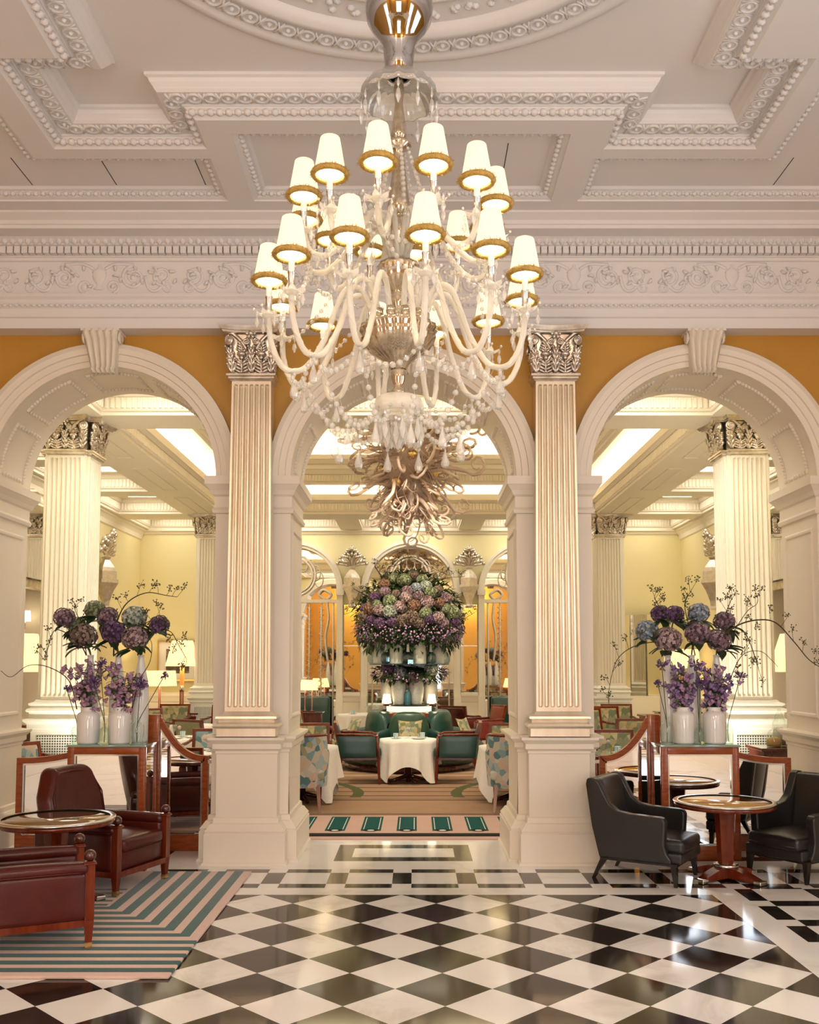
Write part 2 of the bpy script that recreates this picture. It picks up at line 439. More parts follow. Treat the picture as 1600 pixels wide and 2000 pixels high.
# ---- keystones: fluted scroll consoles
def keystone(cx, s, Yf, z0, z1, name, label):
    k = MB()
    n = 5
    for i in range(n):
        u0 = -1+2*i/n; u1 = -1+2*(i+1)/n
        def fn(u, v, u0=u0, u1=u1):
            zz = z1-(z1-z0)*v; hw = (.155-.055*v)*s; X_ = cx+hw*(u0+(u1-u0)*u)
            d = .17-.10*v+.03*math.sin(PI*min(1, v*4)) + .035*math.sin(PI*u)*s
            if v > .86: d += .04*math.sin(PI*(v-.86)/.14)
            return (X_, Yf-d*s, zz)
        k.grid(fn, 6, 16)
    for sd in (-1, 1):
        pts = []
        for i in range(26):
            a = i/25*2.2*2*PI; r = .055*s*(1-i/28)
            pts.append((cx+sd*(.155*s), Yf-.12*s+r*math.cos(a), z1-.065*s+r*math.sin(a)))
        k.tube(pts, .012*s, 6)
        k.add([(cx+sd*.15*s, Yf, z1), (cx+sd*.15*s, Yf-.19*s, z1), (cx+sd*.10*s, Yf-.08*s, z0), (cx+sd*.10*s, Yf, z0)], [(0,1,2,3)])
    k.box(cx-.165*s, cx+.165*s, Yf-.2*s, Yf, z1-.02, z1)
    o = k.build(name, PAINT); tag(o, label, 'keystone', 'arch keystones')
keystone(-2.61, 1, YW, 4.17, 4.53, 'keystone', 'fluted cream scroll keystone over the left arch of the arcade')
keystone(2.61, 1, YW, 4.17, 4.53, 'keystone', 'fluted cream scroll keystone over the right arch of the arcade')
keystone(0, 1, YW, 4.17, 4.53, 'keystone', 'cream keystone over the middle arch, behind the crystal chandelier')

# ---- main entablature along the arcade
T = MB()
ent = [(.0,4.535),(.18,4.535),(.18,4.62),(.20,4.63),(.20,4.70),(.215,4.71),(.215,4.735),(.20,4.74),(.20,4.78),(.225,4.80),(.235,4.82),(.17,4.835),(.17,5.125),(.19,5.13),(.20,5.15),
       (.215,5.155),(.215,5.22),(.30,5.222),(.30,5.235),(.34,5.26),(.36,5.27),(.50,5.272),(.50,5.30),(.515,5.305),(.53,5.33),(.56,5.345),(.59,5.36),(.60,5.365),(.60,5.38),(0,5.38)]
T.sweep(ent, [(-LX, YW), (LX, YW)], False)
for s in (-1, 1): T.sweep(ent, [(s*LX, YW), (s*LX, LY0)][::s], False)
def run(fn, x0, x1, pitch):
    n = int((x1-x0)/pitch)
    for i in range(n): fn(x0+(i+.5)*(x1-x0)/n, (x1-x0)/n)
run(lambda c, q: T.box(c-q*.40, c+q*.40, YW-.275, YW-.2, 5.162, 5.222), -LX, LX, .0615)          # dentils
run(lambda c, q: T.ball((c, YW-.315, 5.245), .024, 6, 5, sz=1.2), -LX, LX, .066)                   # egg and dart
run(lambda c, q: T.box(c-.005, c+.005, YW-.34, YW-.29, 5.225, 5.265), -LX, LX, .066)
run(lambda c, q: T.ball((c, YW-.222, 4.722), .015, 6, 4, sx=1.5), -LX, LX, .05)                    # rope bead
# frieze relief: urns, scrolls, rosettes
yf = YW-.17
def spiral(cx, cz, r, turns, sg, a0, w=.011):
    pts = []; n = int(turns*16)
    for i in range(n+1):
        t = i/n; a = a0+sg*turns*2*PI*t; rr = r*(1-.85*t)
        pts.append((cx+rr*math.cos(a), yf, cz+rr*math.sin(a)))
    T.tube(pts, [w*(1-.4*i/n) for i in range(n+1)], 6)
for k in range(-4, 5):
    u = .105+k*1.37
    if abs(u) > LX-.1: continue
    T.lathe([(.02,0),(.05,.008),(.03,.03),(.02,.05),(.05,.09),(.062,.13),(.055,.15),(.065,.16),(.03,.19),(.012,.21),(.014,.225),(0,.235)], 14, (u, yf, 4.875), sy=.35)
    for s in (-1, 1):
        spiral(u+s*.12, 4.905, .058, 1.7, s, -PI/2, .014); T.ball((u+s*.12, yf, 4.905), .026, 8, 5, sy=.5)
        spiral(u+s*.30, 4.985, .108, 1.8, s, PI/2, .017); T.ball((u+s*.30, yf, 4.985), .03, 8, 5, sy=.5)
        T.tube(bez([(u+s*.05, yf, 5.06), (u+s*.14, yf, 5.105), (u+s*.30, yf, 5.10)], 6), .015, 6)
        T.tube(bez([(u+s*.40, yf, 5.0), (u+s*.43, yf, 4.89), (u+s*.50, yf, 4.87), (u+s*.58, yf, 4.95)], 6), .015, 6)
        spiral(u+s*.55, 5.0, .085, 1.6, -s, -PI/2, .015); spiral(u+s*.60, 4.90, .055, 1.4, s, PI/2, .012)
        for q in range(16):
            xx_ = u+s*(.10+.036*q); zz_ = 4.90+.15*abs(math.sin(q*1.9)); a_ = q*1.3
            T.tube([(xx_, yf-.004, zz_), (xx_+.028*math.cos(a_), yf-.018, zz_+.028*math.sin(a_)), (xx_+.055*math.cos(a_+.4), yf-.006, zz_+.05*math.sin(a_+.4))], [.008, .016, .006], 5)
struct('trim_2', T, PAINT_W)

# ---- lobby ceiling
CY = 4.11
q1 = [(1.87,1.80),(2.27,1.80),(2.27,2.28),(1.72,2.28),(1.72,1.91)]
outl = q1+[(-a, b) for a, b in reversed(q1)]+[(-a, -b) for a, b in q1]+[(a, -b) for a, b in reversed(q1)]
outl = [(a+.03, b+CY) for a, b in outl]
def offset(path, o):
    r = []; k = len(path)
    for i in range(k):
        a, b, c = Vector(path[i-1]), Vector(path[i]), Vector(path[(i+1) % k])
        d0 = (b-a).normalized(); d1 = (c-b).normalized(); n0 = Vector((d0.y, -d0.x)); n1 = Vector((d1.y, -d1.x)); mm = n0+n1; mm = mm/mm.dot(n0)
        r.append(tuple(b+mm*o))
    return r
hole = offset(outl, .28)
mid = [(-1.2,6.47),(1.2,6.47),(1.2,7.45),(-1.2,7.45)]
Lp = [(-1.41,7.45),(-1.41,6.80),(-2.72,6.80),(-2.72,1.4),(-4.3,1.4),(-4.3,7.45)]
Rp = [(-a, b) for a, b in reversed(Lp)]
C = MB()
C.flat([[(-LX-.1, LY0), (LX+.1, LY0), (LX+.1, YW), (-LX-.1, YW)], hole, mid, Lp, Rp], lambda u, v: (u, v, Z2))
C.flat([outl], lambda u, v: (u, v, Z0))
for pth, ccw in ((mid, True), (Lp, None), (Rp, None)):
    area = sum(pth[i-1][0]*pth[i][1]-pth[i][0]*pth[i-1][1] for i in range(len(pth)))
    P_ = pth if area < 0 else list(reversed(pth))          # clockwise: right-hand side is inside
    C.sweep([(0,Z2),(.0,Z2+.012),(.03,Z2+.02),(.07,Z2+.05),(.09,Z2+.055),(.105,Z2+.075)], P_)
    C.flat([offset(P_, .105)], lambda u, v: (u, v, Z2+.075))
C.box(-LX, LX, LY0, YW, 5.75, 5.8)
struct('ceiling', C, PAINT_W)
G = MB()
G.sweep([(0,Z0),(.0,Z0-.02),(.02,Z0-.028),(.03,Z0-.05),(.05,Z0-.075),(.055,Z0-.085),(.07,Z1),(.20,Z1),(.205,Z1-.012),(.215,Z1-.012),(.25,Z1-.045),(.27,Z1-.06),(.28,Z2)], outl)
def along(path, o, pitch, fn, closed=True):
    pp = offset(path, o) if closed else path
    for i in range(len(pp) if closed else len(pp)-1):
        a = Vector(pp[i]); b = Vector(pp[(i+1) % len(pp)]); L = (b-a).length; n = max(1, int(L/pitch))
        for k_ in range(n): c = a.lerp(b, (k_+.5)/n); fn(c, (b-a).normalized())
vis = lambda c: c.y > 4.6
def gring(c, d, z=Z1, r=.046):
    if not vis(c): return
    pts = [(c.x+r*math.cos(t*2*PI/10), c.y+r*math.sin(t*2*PI/10), z-.002) for t in range(10)]
    G.tube(pts, .011, 5, closed=True); G.ball((c.x, c.y, z-.002), .017, 6, 4)
    n = Vector((-d.y, d.x))
    for s in (-1, 1):
        q = c+d*.056
        G.tube([(q.x+n.x*s*.05-d.x*.02, q.y+n.y*s*.05-d.y*.02, z-.002), (q.x, q.y, z-.006), (q.x-n.x*s*.05+d.x*.02, q.y-n.y*s*.05+d.y*.02, z-.002)], .008, 5)
along(outl, .135, .112, gring)
def leafb(c, d, z=Z1-.04, r=.03):
    if not vis(c): return
    G.ball((c.x, c.y, z), r, 6, 4, sz=.8); G.ball((c.x+d.x*.032, c.y+d.y*.032, z+.002), r*.55, 5, 3)
along(outl, .235, .062, leafb)
for pth in (mid, Lp, Rp):
    area = sum(pth[i-1][0]*pth[i][1]-pth[i][0]*pth[i-1][1] for i in range(len(pth)))
    P_ = pth if area < 0 else list(reversed(pth))
    along(P_, .055, .06, lambda c, d: leafb(c, d, Z2+.035, .024))
# circular medallion
def ringp(r0, r1, z): return [(r0, z), (r1, z)]
prof = [(1.79,Z0+.0),(1.79,Z0-.02),(1.75,Z0-.035),(1.72,Z0-.03),(1.70,Z0-.022),(1.56,Z0-.022),(1.54,Z0-.045),(1.50,Z0-.05),(1.46,Z0-.02),(1.44,Z0-.0)]
G.lathe(prof, 96, (.03, CY, 0), cap=False)
n = 84
for i in range(n):
    a = 2*PI*i/n; c = Vector((.03+1.63*math.cos(a), CY+1.63*math.sin(a))); d = Vector((-math.sin(a), math.cos(a)))
    if c.y > 4.6: gring(c, d, Z0-.022, .045)
for i in range(70):
    a = 2*PI*i/70; c = Vector((.03+1.34*math.cos(a), CY+1.34*math.sin(a)))
    if c.y > 4.6:
        for q in range(3): G.ball((c.x+rnd.uniform(-.03,.03), c.y+rnd.uniform(-.05,.05), Z0), .026, 6, 4, sz=.7)
G.lathe([(1.26,Z0),(1.25,Z0-.02),(1.22,Z0-.02),(1.20,Z0)], 96, (.03, CY, 0), cap=False)
for a, b, yy0, yy1 in ((-2.28,-2.272,6.95,7.34),(-1.52,-1.512,6.95,7.34),(-3.0,-2.992,6.95,7.34),(.72,.728,6.62,7.25),(2.95,2.958,6.95,7.34)):
    pass
struct('trim_3', G, PAINT_W)
S = MB()
for a in (-2.28, -1.57, -2.95, .78, 2.95): S.box(a, a+.007, 6.72 if abs(a) < 1 else 6.92, 7.33, Z2+.0735, Z2+.075)
struct('trim_4', S, EBONY)

# ---- remaining lobby walls (behind and beside the camera)
B = MB()
WIN = [(-1.25, 1.25)]  # rear window is invented, as a back light for the arcade
loops = [[(-LX-.1, 0), (LX+.1, 0), (LX+.1, 5.6), (-LX-.1, 5.6)]]+[[(a, .5), (b, .5), (b, 3.6), (a, 3.6)] for a, b in WIN]
B.flat(loops, lambda u, v: (u, LY0, v))
struct('wall_front', B, OCHRE)
for nm, s in (('wall_left', -1), ('wall_right', 1)):
    W_ = MB(); W_.box(min(s*LX, s*(LX+.1)), max(s*LX, s*(LX+.1)), LY0, YW, 1.05, 5.6, 0); W_.box(min(s*(LX-.02), s*(LX+.1)), max(s*(LX-.02), s*(LX+.1)), LY0, YW, 0, 1.05, 1)
    W_.box(min(s*(LX-.06), s*LX), max(s*(LX-.06), s*LX), LY0, YW, 1.0, 1.07, 1); W_.box(min(s*(LX-.05), s*LX), max(s*(LX-.05), s*LX), LY0, YW, 0, .2, 1)
    struct(nm, W_, [OCHRE, PAINT])
SKY = emit('daylight_pane', (.80,.90,1.0), 1.6)
SW_ = [(1, -1.6, .4), (1, 2.2, 4.2), (-1, -1.6, .4)]  # right windows, plus a left one added to light from both sides
for i, (s, a, b) in enumerate(SW_):
    q = MB(); X_ = s*(LX-.01); q.box(min(X_, X_+s*.005), max(X_, X_+s*.005), a, b, 1.15, 4.0, 0)
    for k in range(1, 3): q.box(X_-.03, X_+.03, a+(b-a)*k/3-.02, a+(b-a)*k/3+.02, 1.15, 4.0, 1)
    for k in range(1, 4): q.box(X_-.03, X_+.03, a, b, 1.15+2.85*k/4-.02, 1.15+2.85*k/4+.02, 1)
    q.sweep([(0,0),(.12,0),(.12,.05),(0,.07)], [(a, 1.15), (b, 1.15), (b, 4.0), (a, 4.0)], True, lambda u, v, d, s=s: (s*(LX-d), u, v), 1)
    struct('window_%d' % (i+2), q, [SKY, PAINT])
for i, (a, b) in enumerate(WIN):
    q = MB(); q.box(a, b, LY0-.08, LY0-.06, .5, 3.6, 0)
    for k in range(1, 4): q.box(a+(b-a)*k/4-.02, a+(b-a)*k/4+.02, LY0-.06, LY0+.02, .5, 3.6, 1)
    for k in range(1, 5): q.box(a, b, LY0-.06, LY0+.02, .5+3.1*k/5-.02, .5+3.1*k/5+.02, 1)
    q.sweep([(0,0),(.12,0),(.12,.05),(0,.07)], [(a, .5), (b, .5), (b, 3.6), (a, 3.6)], True, lambda u, v, d: (u, LY0+d, v), 1)
    struct('window_%d' % (i+1), q, [SKY, PAINT])

# ================================================================ ORDER: flutes, capitals, bases
def fluted(mb, hw0, hw1, z0, z1, n, yface, depth=.030, nz=None, mi=0):
    "fluted face at y = -yface, tapering from half width hw0 to hw1"
    zs = [0, .006, .012, .02, .03, .045]; L = z1-z0
    zz = [z0]+[z0+.035+q for q in zs]+[z0+L*.33, z0+L*.66]+[z1-.03-q for q in reversed(zs)]+[z1]
    marg = .07
    us = [-1]; sp = 2*(1-marg)/n
    for i in range(n):
        a = -1+marg+sp*i
        for k in range(9): us.append(a+sp*(.10+.80*k/8))
    us.append(1); vs = []
    fr = sp*.40*hw0
    for q in zz:
        hw = hw0+(hw1-hw0)*(q-z0)/L
        for u in us:
            d = 0
            for i in range(n):
                c = -1+marg+sp*(i+.5); t = (u-c)/(sp*.40)
                if abs(t) < 1:
                    e_ = min(q-(z0+.035), (z1-.03)-q)
                    if e_ > 0:
                        w_ = 1 if e_ > fr else math.sqrt(max(0, 1-(1-e_/fr)**2))
                        if abs(t) < w_: d = depth*math.sqrt(max(0, 1-(t/max(w_, 1e-3))**2))
            vs.append((u*hw, -yface+d, q))
    k = len(us)
    mb.add(vs, [(r*k+i, r*k+i+1, (r+1)*k+i+1, (r+1)*k+i) for r in range(len(zz)-1) for i in range(k-1)], mi, False)
def shaft_mb(hw0, hw1, z0, z1, n, dep):
    s = MB(); fluted(s, hw0, hw1, z0, z1, n, dep)
    for sg in (-1, 1):
        v = [(sg*hw0, -dep, z0), (sg*hw1, -dep, z1), (sg*hw1, 0, z1), (sg*hw0, 0, z0)]
        s.add(v, [(0,1,2,3)])
    return s
def leaf(mb, c, w, hgt, out, rx=0.0, mi=0, M=None):
    "acanthus leaf rising from c, facing -y, tip curling out by 'out'"
    def fn(u, v):
        a = (u-.5)*2; lob = 1-.22*abs(math.sin(v*PI*3.5))
        ww = w*.5*(.75+.45*math.sin(PI*min(1, v*1.1)))*(1-.75*max(0, v-.75)/.25)*lob
        zz = hgt*(v if v < .8 else .8+.2*math.sin((v-.8)/.2*PI*.85)*.6)
        yy = -out*(v**2.2)*1.0-.012-.014*(1-a*a)+(.012*abs(math.sin(a*PI*2)))
        if v > .8: yy -= out*.5*(v-.8)/.2
        return (c[0]+a*ww+rx*v*v, c[1]+yy, c[2]+zz)
    mb.grid(fn, 8, 12, mi=mi)
def spiral3(mb, c, r, turns, sx, d, w):
    pts = []; n = int(turns*14)
    for i in range(n+1):
        t = i/n; a = PI/2+turns*2*PI*t; rr = r*(1-.86*t)
        pts.append((c[0]+sx*rr*math.cos(a)*d[0]*-1, c[1]+rr*math.cos(a)*d[1]*-1-.012*t, c[2]+rr*math.sin(a)))
    mb.tube(pts, [w*(1-.35*i/n) for i in range(n+1)], 6)
def acanthus(mb, c, w, h_, out, k, sx=0.0):
    "acanthus leaf of curling lobes fanning off a central rib"
    rib = [(c[0]+sx*v*v, c[1]-.012*k-out*v**3, c[2]+h_*(v-.10*max(0, v-.8)*5)) for v in [i/8 for i in range(9)]]
    mb.tube(rib, [.016*k*(1-.45*i/8) for i in range(9)], 6)
    for j in range(4):
        v0 = .08+.21*j; b0 = Vector(rib[int(v0*8)]); ww = w*.5*(1-.13*j)
        for s in (-1, 1):
            e = Vector((c[0]+sx*(v0+.3)**2+s*ww, c[1]-.004*k-out*(v0+.22)**3*.9, c[2]+h_*(v0+.27)))
            m_ = b0.lerp(e, .55)+Vector((s*ww*.10, -.014*k, -h_*.02))
            tip = e+Vector((s*.004, -.018*k, -.012*k))
            mb.tube(bez([b0, m_, e, tip], 3), [.007*k]+[.0135*k]*7+[.012*k, .008*k], 5)
def capital_face(mb, a, H_, dep):
    "one face of a corinthian capital, bottom half width a, height H_, set at y=-dep"
    k = a/.17
    mb.grid(lambda u, v: ((u*2-1)*(a+(.03*v**3)), -dep+.012-.035*v**3, .06+(H_-.11)*v), 6, 10)
    acanthus(mb, (0, -dep, .075), a*.42, H_*.50, .05*k, k)
    for sx in (-1, 1):
        acanthus(mb, (sx*a*.5, -dep, .072), a*.78, H_*.25, .03*k, k*.85)
        mb.ball((sx*a*.5, -dep-.022*k, .07+H_*.36), .042*k, 12, 8, sz=.62, sy=.8); mb.ball((sx*a*.5, -dep-.02*k, .07+H_*.29), .022*k, 8, 6)
        acanthus(mb, (sx*a*.98, -dep, .075), a*.42, H_*.50, .05*k, k, sx*.03*k)
        acanthus(mb, (sx*a*.5, -dep-.004, .07+H_*.40), a*.5, H_*.19, .045*k, k*.75)
        c = (sx*a*1.10, -dep-.05*k, H_*.76)
        spiral3(mb, c, a*.25, 2.1, sx, (.85, .45), .016*k); mb.ball(c, .022*k, 8, 6)
        mb.tube(bez([(sx*a*.25, -dep-.02, H_*.60), (sx*a*.5, -dep-.04*k, H_*.74), (sx*a*.85, -dep-.05*k, H_*.86), (sx*a*1.1, -dep-.055*k, H_*.91)], 5), .017*k, 6)
        for j in range(5): mb.ball((sx*a*(1.22-.02*j), -dep-.02*k, H_*(.60-.05*j)), .02*k, 6, 5)
        spiral3(mb, (sx*a*.27, -dep-.04*k, H_*.74), a*.17, 1.8, -sx, (1, .1), .012*k)
    mb.ball((0, -dep-.06*k, H_*.88), .03*k, 10, 7, sz=.8)
    for j in range(6): mb.ball((.034*k*math.cos(j*2*PI/6), -dep-.065*k, H_*.88+.034*k*math.sin(j*2*PI/6)), .017*k, 6, 5)
def abacus(mb, a, H_, dep, back=0.0):
    prof = [(0,H_*.885),(.012,H_*.89),(.02,H_*.92),(.03,H_*.925),(.045,H_*.98),(.05,H_),]
    pts = []
    n = 12
    for i in range(n+1):
        u = -1+2*i/n; pts.append((u*a*1.18, -dep-.055-.035*abs(u)**2+.0))
    path = [(-a*1.18, back)]+pts+[(a*1.18, back)]
    mb.sweep(prof, path, False)
    mb.flat([path], lambda u, v: (u, v, H_*.885)); mb.flat([path], lambda u, v: (u, v, H_))
AST = [(0,0),(.012,.003),(.018,.012),(.03,.02),(.03,.035),(.045,.042),(.045,.06),(.02,.068),(0,.07)]
BASE = [(.055,0),(.055,.065),(.075,.07),(.085,.085),(.075,.105),(.06,.11),(.045,.118),(.04,.13),(.05,.142),(.065,.148),(.062,.165),(.045,.17),(.02,.178),(.005,.20),(0,.205)]
def U(hw, d): return [(-hw, 0), (-hw, -d), (hw, -d), (hw, 0)]

# pilasters on the arcade piers
cap = MB(); capital_face(cap, .168, .455, .175); cap.sweep(AST, U(.166, .17), False); abacus(cap, .185, .455, .175)
for s in (-1, 1):
    cap.add([(s*.168, -.175, .07), (s*.21, -.23, .37), (s*.21, 0, .37), (s*.168, 0, .07)], [(0,1,2,3)])
    cap.M = Matrix.Translation((s*.168, -.06, 0)) @ Matrix.Rotation(s*PI/2, 4, 'Z')
    acanthus(cap, (0, 0, .07), .15, .2, .04, 1); spiral3(cap, (.08*s, -.05, .32), .045, 1.8, 1, (1, 0), .014)
    cap.M = None
CAPM = cap.mesh('pilaster_capital', SILVERD)
shm = shaft_mb(.19, .168, 1.255, 4.075, 7, .175).mesh('pilaster_shaft', SHAFT)
bm_ = MB(); bm_.sweep([(o, z+1.05) for o, z in BASE], U(.19, .175), False)
bm_.flat([U(.26, .235)], lambda u, v: (u, v, 1.05)); BASM = bm_.mesh('pilaster_base', SHAFT)
pm_ = MB(); pm_.sweep(PED, U(.25, .16), False); PEDM = pm_.mesh('pedestal', PAINT)
# pedestal top cover
for cx, side in ((-1.305, 'left'), (1.305, 'right')):
    t = thing('fluted_pilaster', 'tall silver fluted pilaster with leafy capital on the pier %s of the middle arch' % side, 'pilaster', (cx, YW, 0), group='silver pilasters of the arcade')
    inst(PEDM, 'pedestal', t); inst(BASM, 'base', t); inst(shm, 'shaft', t); inst(CAPM, 'capital', t, (0, 0, 4.07))
# ================================================================ FOYER SHELL
FX, FY, ZS = 5.65, 19.8, 4.45
GLOW = emit('luminous_ceiling_panel', (1.0,.93,.80), 6.0)
COVE = emit('cove_strip', (1.0,.88,.66), 17.0)
fc = MB(); holes = []; fr = MB(); panels = []
PR = [(0,0),(0,.04),(.02,.045),(.03,.06),(.03,.20),(.05,.205),(.08,.24),(.10,.25),(.10,.27),(.26,.275),(.26,.36)]
def coffer(x0, x1, y0, y1):
    path = [(x0, y0), (x0, y1), (x1, y1), (x1, y0)]          # clockwise -> right hand side is inside
    holes.append(path)
    fr.sweep([(o, ZS+q) for o, q in PR], path)
    for a, b in (((x0, y1), (x1, y1)), ((x0, y0), (x0, y1)), ((x1, y1), (x1, y0))):
        L = math.hypot(b[0]-a[0], b[1]-a[1]); n = int(L/.062); d = ((b[0]-a[0])/L, (b[1]-a[1])/L); nn = (d[1], -d[0])
        for i in range(n):
            t = .04+(L-.08)*(i+.5)/n; cx_, cy_ = a[0]+d[0]*t+nn[0]*.03, a[1]+d[1]*t+nn[1]*.03; w_ = .021
            P_ = [(cx_-d[0]*w_, cy_-d[1]*w_), (cx_-d[0]*w_*.5+nn[0]*.018, cy_-d[1]*w_*.5+nn[1]*.018), (cx_+d[0]*w_*.5+nn[0]*.018, cy_+d[1]*w_*.5+nn[1]*.018), (cx_+d[0]*w_, cy_+d[1]*w_)]
            fr.add([(u, v, z) for z in (ZS+.075, ZS+.19) for u, v in P_], [(0,1,5,4),(1,2,6,5),(2,3,7,6),(4,5,6,7),(3,2,1,0)])
    panels.append((x0+.26, x1-.26, y0+.26, y1-.26))
xs3 = [(-3.45,-1.35), (-1.0,1.0), (1.35,3.45)]
for a, b in xs3: coffer(a, b, 9.12, 10.58)
for a, b in [(-3.45,-1.46), (-1.0,1.0), (1.46,3.45)]: coffer(a, b, 18.35, 19.7)
for s in (-1, 1):
    for y0, y1 in ((9.12,10.58), (11.2,12.93), (13.4,15.34), (15.8,17.66), (18.35,19.7)): coffer(min(s*5.45, s*4.25), max(s*5.45, s*4.25), y0, y1)
# great central cove
cx0, cx1, cy0, cy1 = -3.5, 3.5, 11.2, 17.68
cpath = [(cx0, cy0), (cx0, cy1), (cx1, cy1), (cx1, cy0)]; holes.append(cpath)
fc.flat([[(-FX, YB), (FX, YB), (FX, FY), (-FX, FY)]]+holes, lambda u, v: (u, v, ZS))
cove = [(0,ZS),(0,ZS+.04),(.02,ZS+.045),(.03,ZS+.06),(.03,ZS+.20),(.05,ZS+.205),(.08,ZS+.24),(.10,ZS+.25),(.10,ZS+.36),(.06,ZS+.36),(.06,ZS+.30),(-.25,ZS+.30),(-.25,ZS+.40),(-.1,ZS+.52),(.15,ZS+.60),(.50,ZS+.66),(.50,ZS+.46),(.53,ZS+.45),(.60,ZS+.45),(.60,ZS+.49),(.63,ZS+.505),(.63,ZS+.62),(.66,ZS+.625),(.70,ZS+.70),(.72,ZS+.71),(.72,ZS+.78),(.76,ZS+.80),(.80,ZS+.86),(.82,ZS+.87),(.82,ZS+.95),(.78,ZS+.95),(.78,ZS+.90),(.45,ZS+.90),(.45,ZS+1.05),(.6,ZS+1.2),(.9,ZS+1.3),(1.3,ZS+1.33)]
fr.sweep(cove, cpath)
ci = offset(cpath, 1.3); fr.flat([ci], lambda u, v: (u, v, ZS+1.33))
for off, za, zb, pitch in ((.03, ZS+.075, ZS+.19, .062), (.63, ZS+.515, ZS+.61, .055)):
    pp = offset(cpath, off)
    for i in range(3):
        a = pp[i]; b = pp[i+1]; L = math.hypot(b[0]-a[0], b[1]-a[1]); n = int(L/pitch); d = ((b[0]-a[0])/L, (b[1]-a[1])/L); nn = (d[1], -d[0])
        for k in range(n):
            t = L*(k+.5)/n; c_ = (a[0]+d[0]*t, a[1]+d[1]*t); w_ = pitch*.34
            P_ = [(c_[0]-d[0]*w_, c_[1]-d[1]*w_), (c_[0]-d[0]*w_*.5+nn[0]*.018, c_[1]-d[1]*w_*.5+nn[1]*.018), (c_[0]+d[0]*w_*.5+nn[0]*.018, c_[1]+d[1]*w_*.5+nn[1]*.018), (c_[0]+d[0]*w_, c_[1]+d[1]*w_)]
            fr.add([(u, v, z) for z in (za, zb) for u, v in P_], [(0,1,5,4),(1,2,6,5),(2,3,7,6),(4,5,6,7),(3,2,1,0)])
fc.box(-FX, FX, YB, FY, 6.0, 6.1)
struct('ceiling_foyer', fc, FOYER); struct('trim_5', fr, FOYER)
st = MB()
for off, z in ((-.12, ZS+.305), (.58, ZS+.905)):
    pp = offset(cpath, off); pq = offset(cpath, off+.14)
    for i in range(4):
        a, b, c, d = pp[i], pp[(i+1) % 4], pq[(i+1) % 4], pq[i]
        st.add([(a[0], a[1], z), (b[0], b[1], z), (c[0], c[1], z), (d[0], d[1], z)], [(3,2,1,0)])
cv = st.build('cove_light', COVE); tag(cv, 'warm light strips hidden in the cove of the great central ceiling', 'cove light')
where = {}
names = ['over the left arch, nearest bay', 'in the nearest foyer bay behind the chandelier', 'over the right arch, nearest bay',
         'far row by the back wall, left of centre', 'far row by the back wall, above the middle mirror', 'far row by the back wall, right of centre']
ords = ['first', 'second', 'third', 'fourth', 'last']
for s in ('left', 'right'): names += ['%s one along the %s aisle ceiling' % (o, s) for o in ords]
for i, (a, b, c, d) in enumerate(panels):
    q = MB(); q.box(a, b, c, d, ZS+.35, ZS+.37)
    o = q.build('ceiling_light', GLOW); tag(o, 'glowing coffer light panel, '+names[i], 'ceiling light', 'coffer lights')

# long beam soffit panels
sb = MB()
for s in (-1, 1):
    for y0, y1 in ((9.3,10.4),(11.4,12.8),(13.5,15.2),(15.9,17.5)):
        sb.sweep([(0,ZS),(0,ZS-.012),(.02,ZS-.012),(.03,ZS)], [(s*3.85-.12, y0), (s*3.85-.12, y1), (s*3.85+.12, y1), (s*3.85+.12, y0)])
struct('trim_6', sb, FOYER)

# ---- walls
def wallside(name, s, arches, mats):
    W_ = MB(); loops = [[(YB, 0), (FY, 0), (FY, ZS+.1), (YB, ZS+.1)]]
    for yc, r, z0, zs in arches: loops.append([(yc-r, z0)]+[(yc+r*math.cos(PI-PI*i/24), zs+r*math.sin(PI*i/24)) for i in range(25)]+[(yc+r, z0)])
    W_.flat(loops, lambda u, v: (s*FX, u, v))
    W_.flat([[(YB, 0), (FY, 0), (FY, 5), (YB, 5)]], lambda u, v: (s*(FX+.6), u, v))
    struct(name, W_, mats)
    D = MB()
    prev = YB
    D.sweep([(0,ZS-.22),(.03,ZS-.2),(.05,ZS-.12),(.10,ZS-.06),(.14,ZS-.04),(.14,ZS+.005)], ([(s*FX, YB), (s*FX, FY)] if s < 0 else [(s*FX, FY), (s*FX, YB)]), False)
    for a, b in [(YB, 11.83), (14.87, FY)]:
        D.sweep([(0,0),(.05,0),(.05,.2),(.02,.24),(.02,.86),(.04,.88),(.06,.95),(.07,.96),(.07,1.0),(0,1.01)], ([(s*FX, a), (s*FX, b)] if s < 0 else [(s*FX, b), (s*FX, a)]), False)
    for yc, r, z0, zs in arches:
        for k, (o0, o1, pd) in enumerate(((0,.07,.05),(.07,.16,.07))):
            P_ = [(yc+(r+o0)*math.cos(PI*i/24), zs+(r+o0)*math.sin(PI*i/24)) for i in range(25)]
            Q_ = [(yc+(r+o1)*math.cos(PI*i/24), zs+(r+o1)*math.sin(PI*i/24)) for i in range(25)]
            for e_ in (P_, Q_): e_.insert(0, (e_[0][0], z0)); e_.append((e_[-1][0], z0))
            n = len(P_)
            D.add([(s*(FX-pd), *p) for p in P_]+[(s*(FX-pd), *p) for p in Q_]+[(s*FX, *p) for p in Q_]+[(s*(FX+.3), *p) for p in P_],
                  [(i, i+1, n+i+1, n+i) for i in range(n-1)]+[(n+i, n+i+1, 2*n+i+1, 2*n+i) for i in range(n-1)]+[(i, i+1, 3*n+i+1, 3*n+i) for i in range(n-1)])
    struct('trim_7' if s < 0 else 'trim_8', D, FOYER)
wallside('wall_foyer_left', -1, [(13.35, 1.35, 0, 2.88)], YELLOW)
wallside('wall_foyer_right', 1, [(13.35, 1.35, 0, 2.88)], YELLOW)
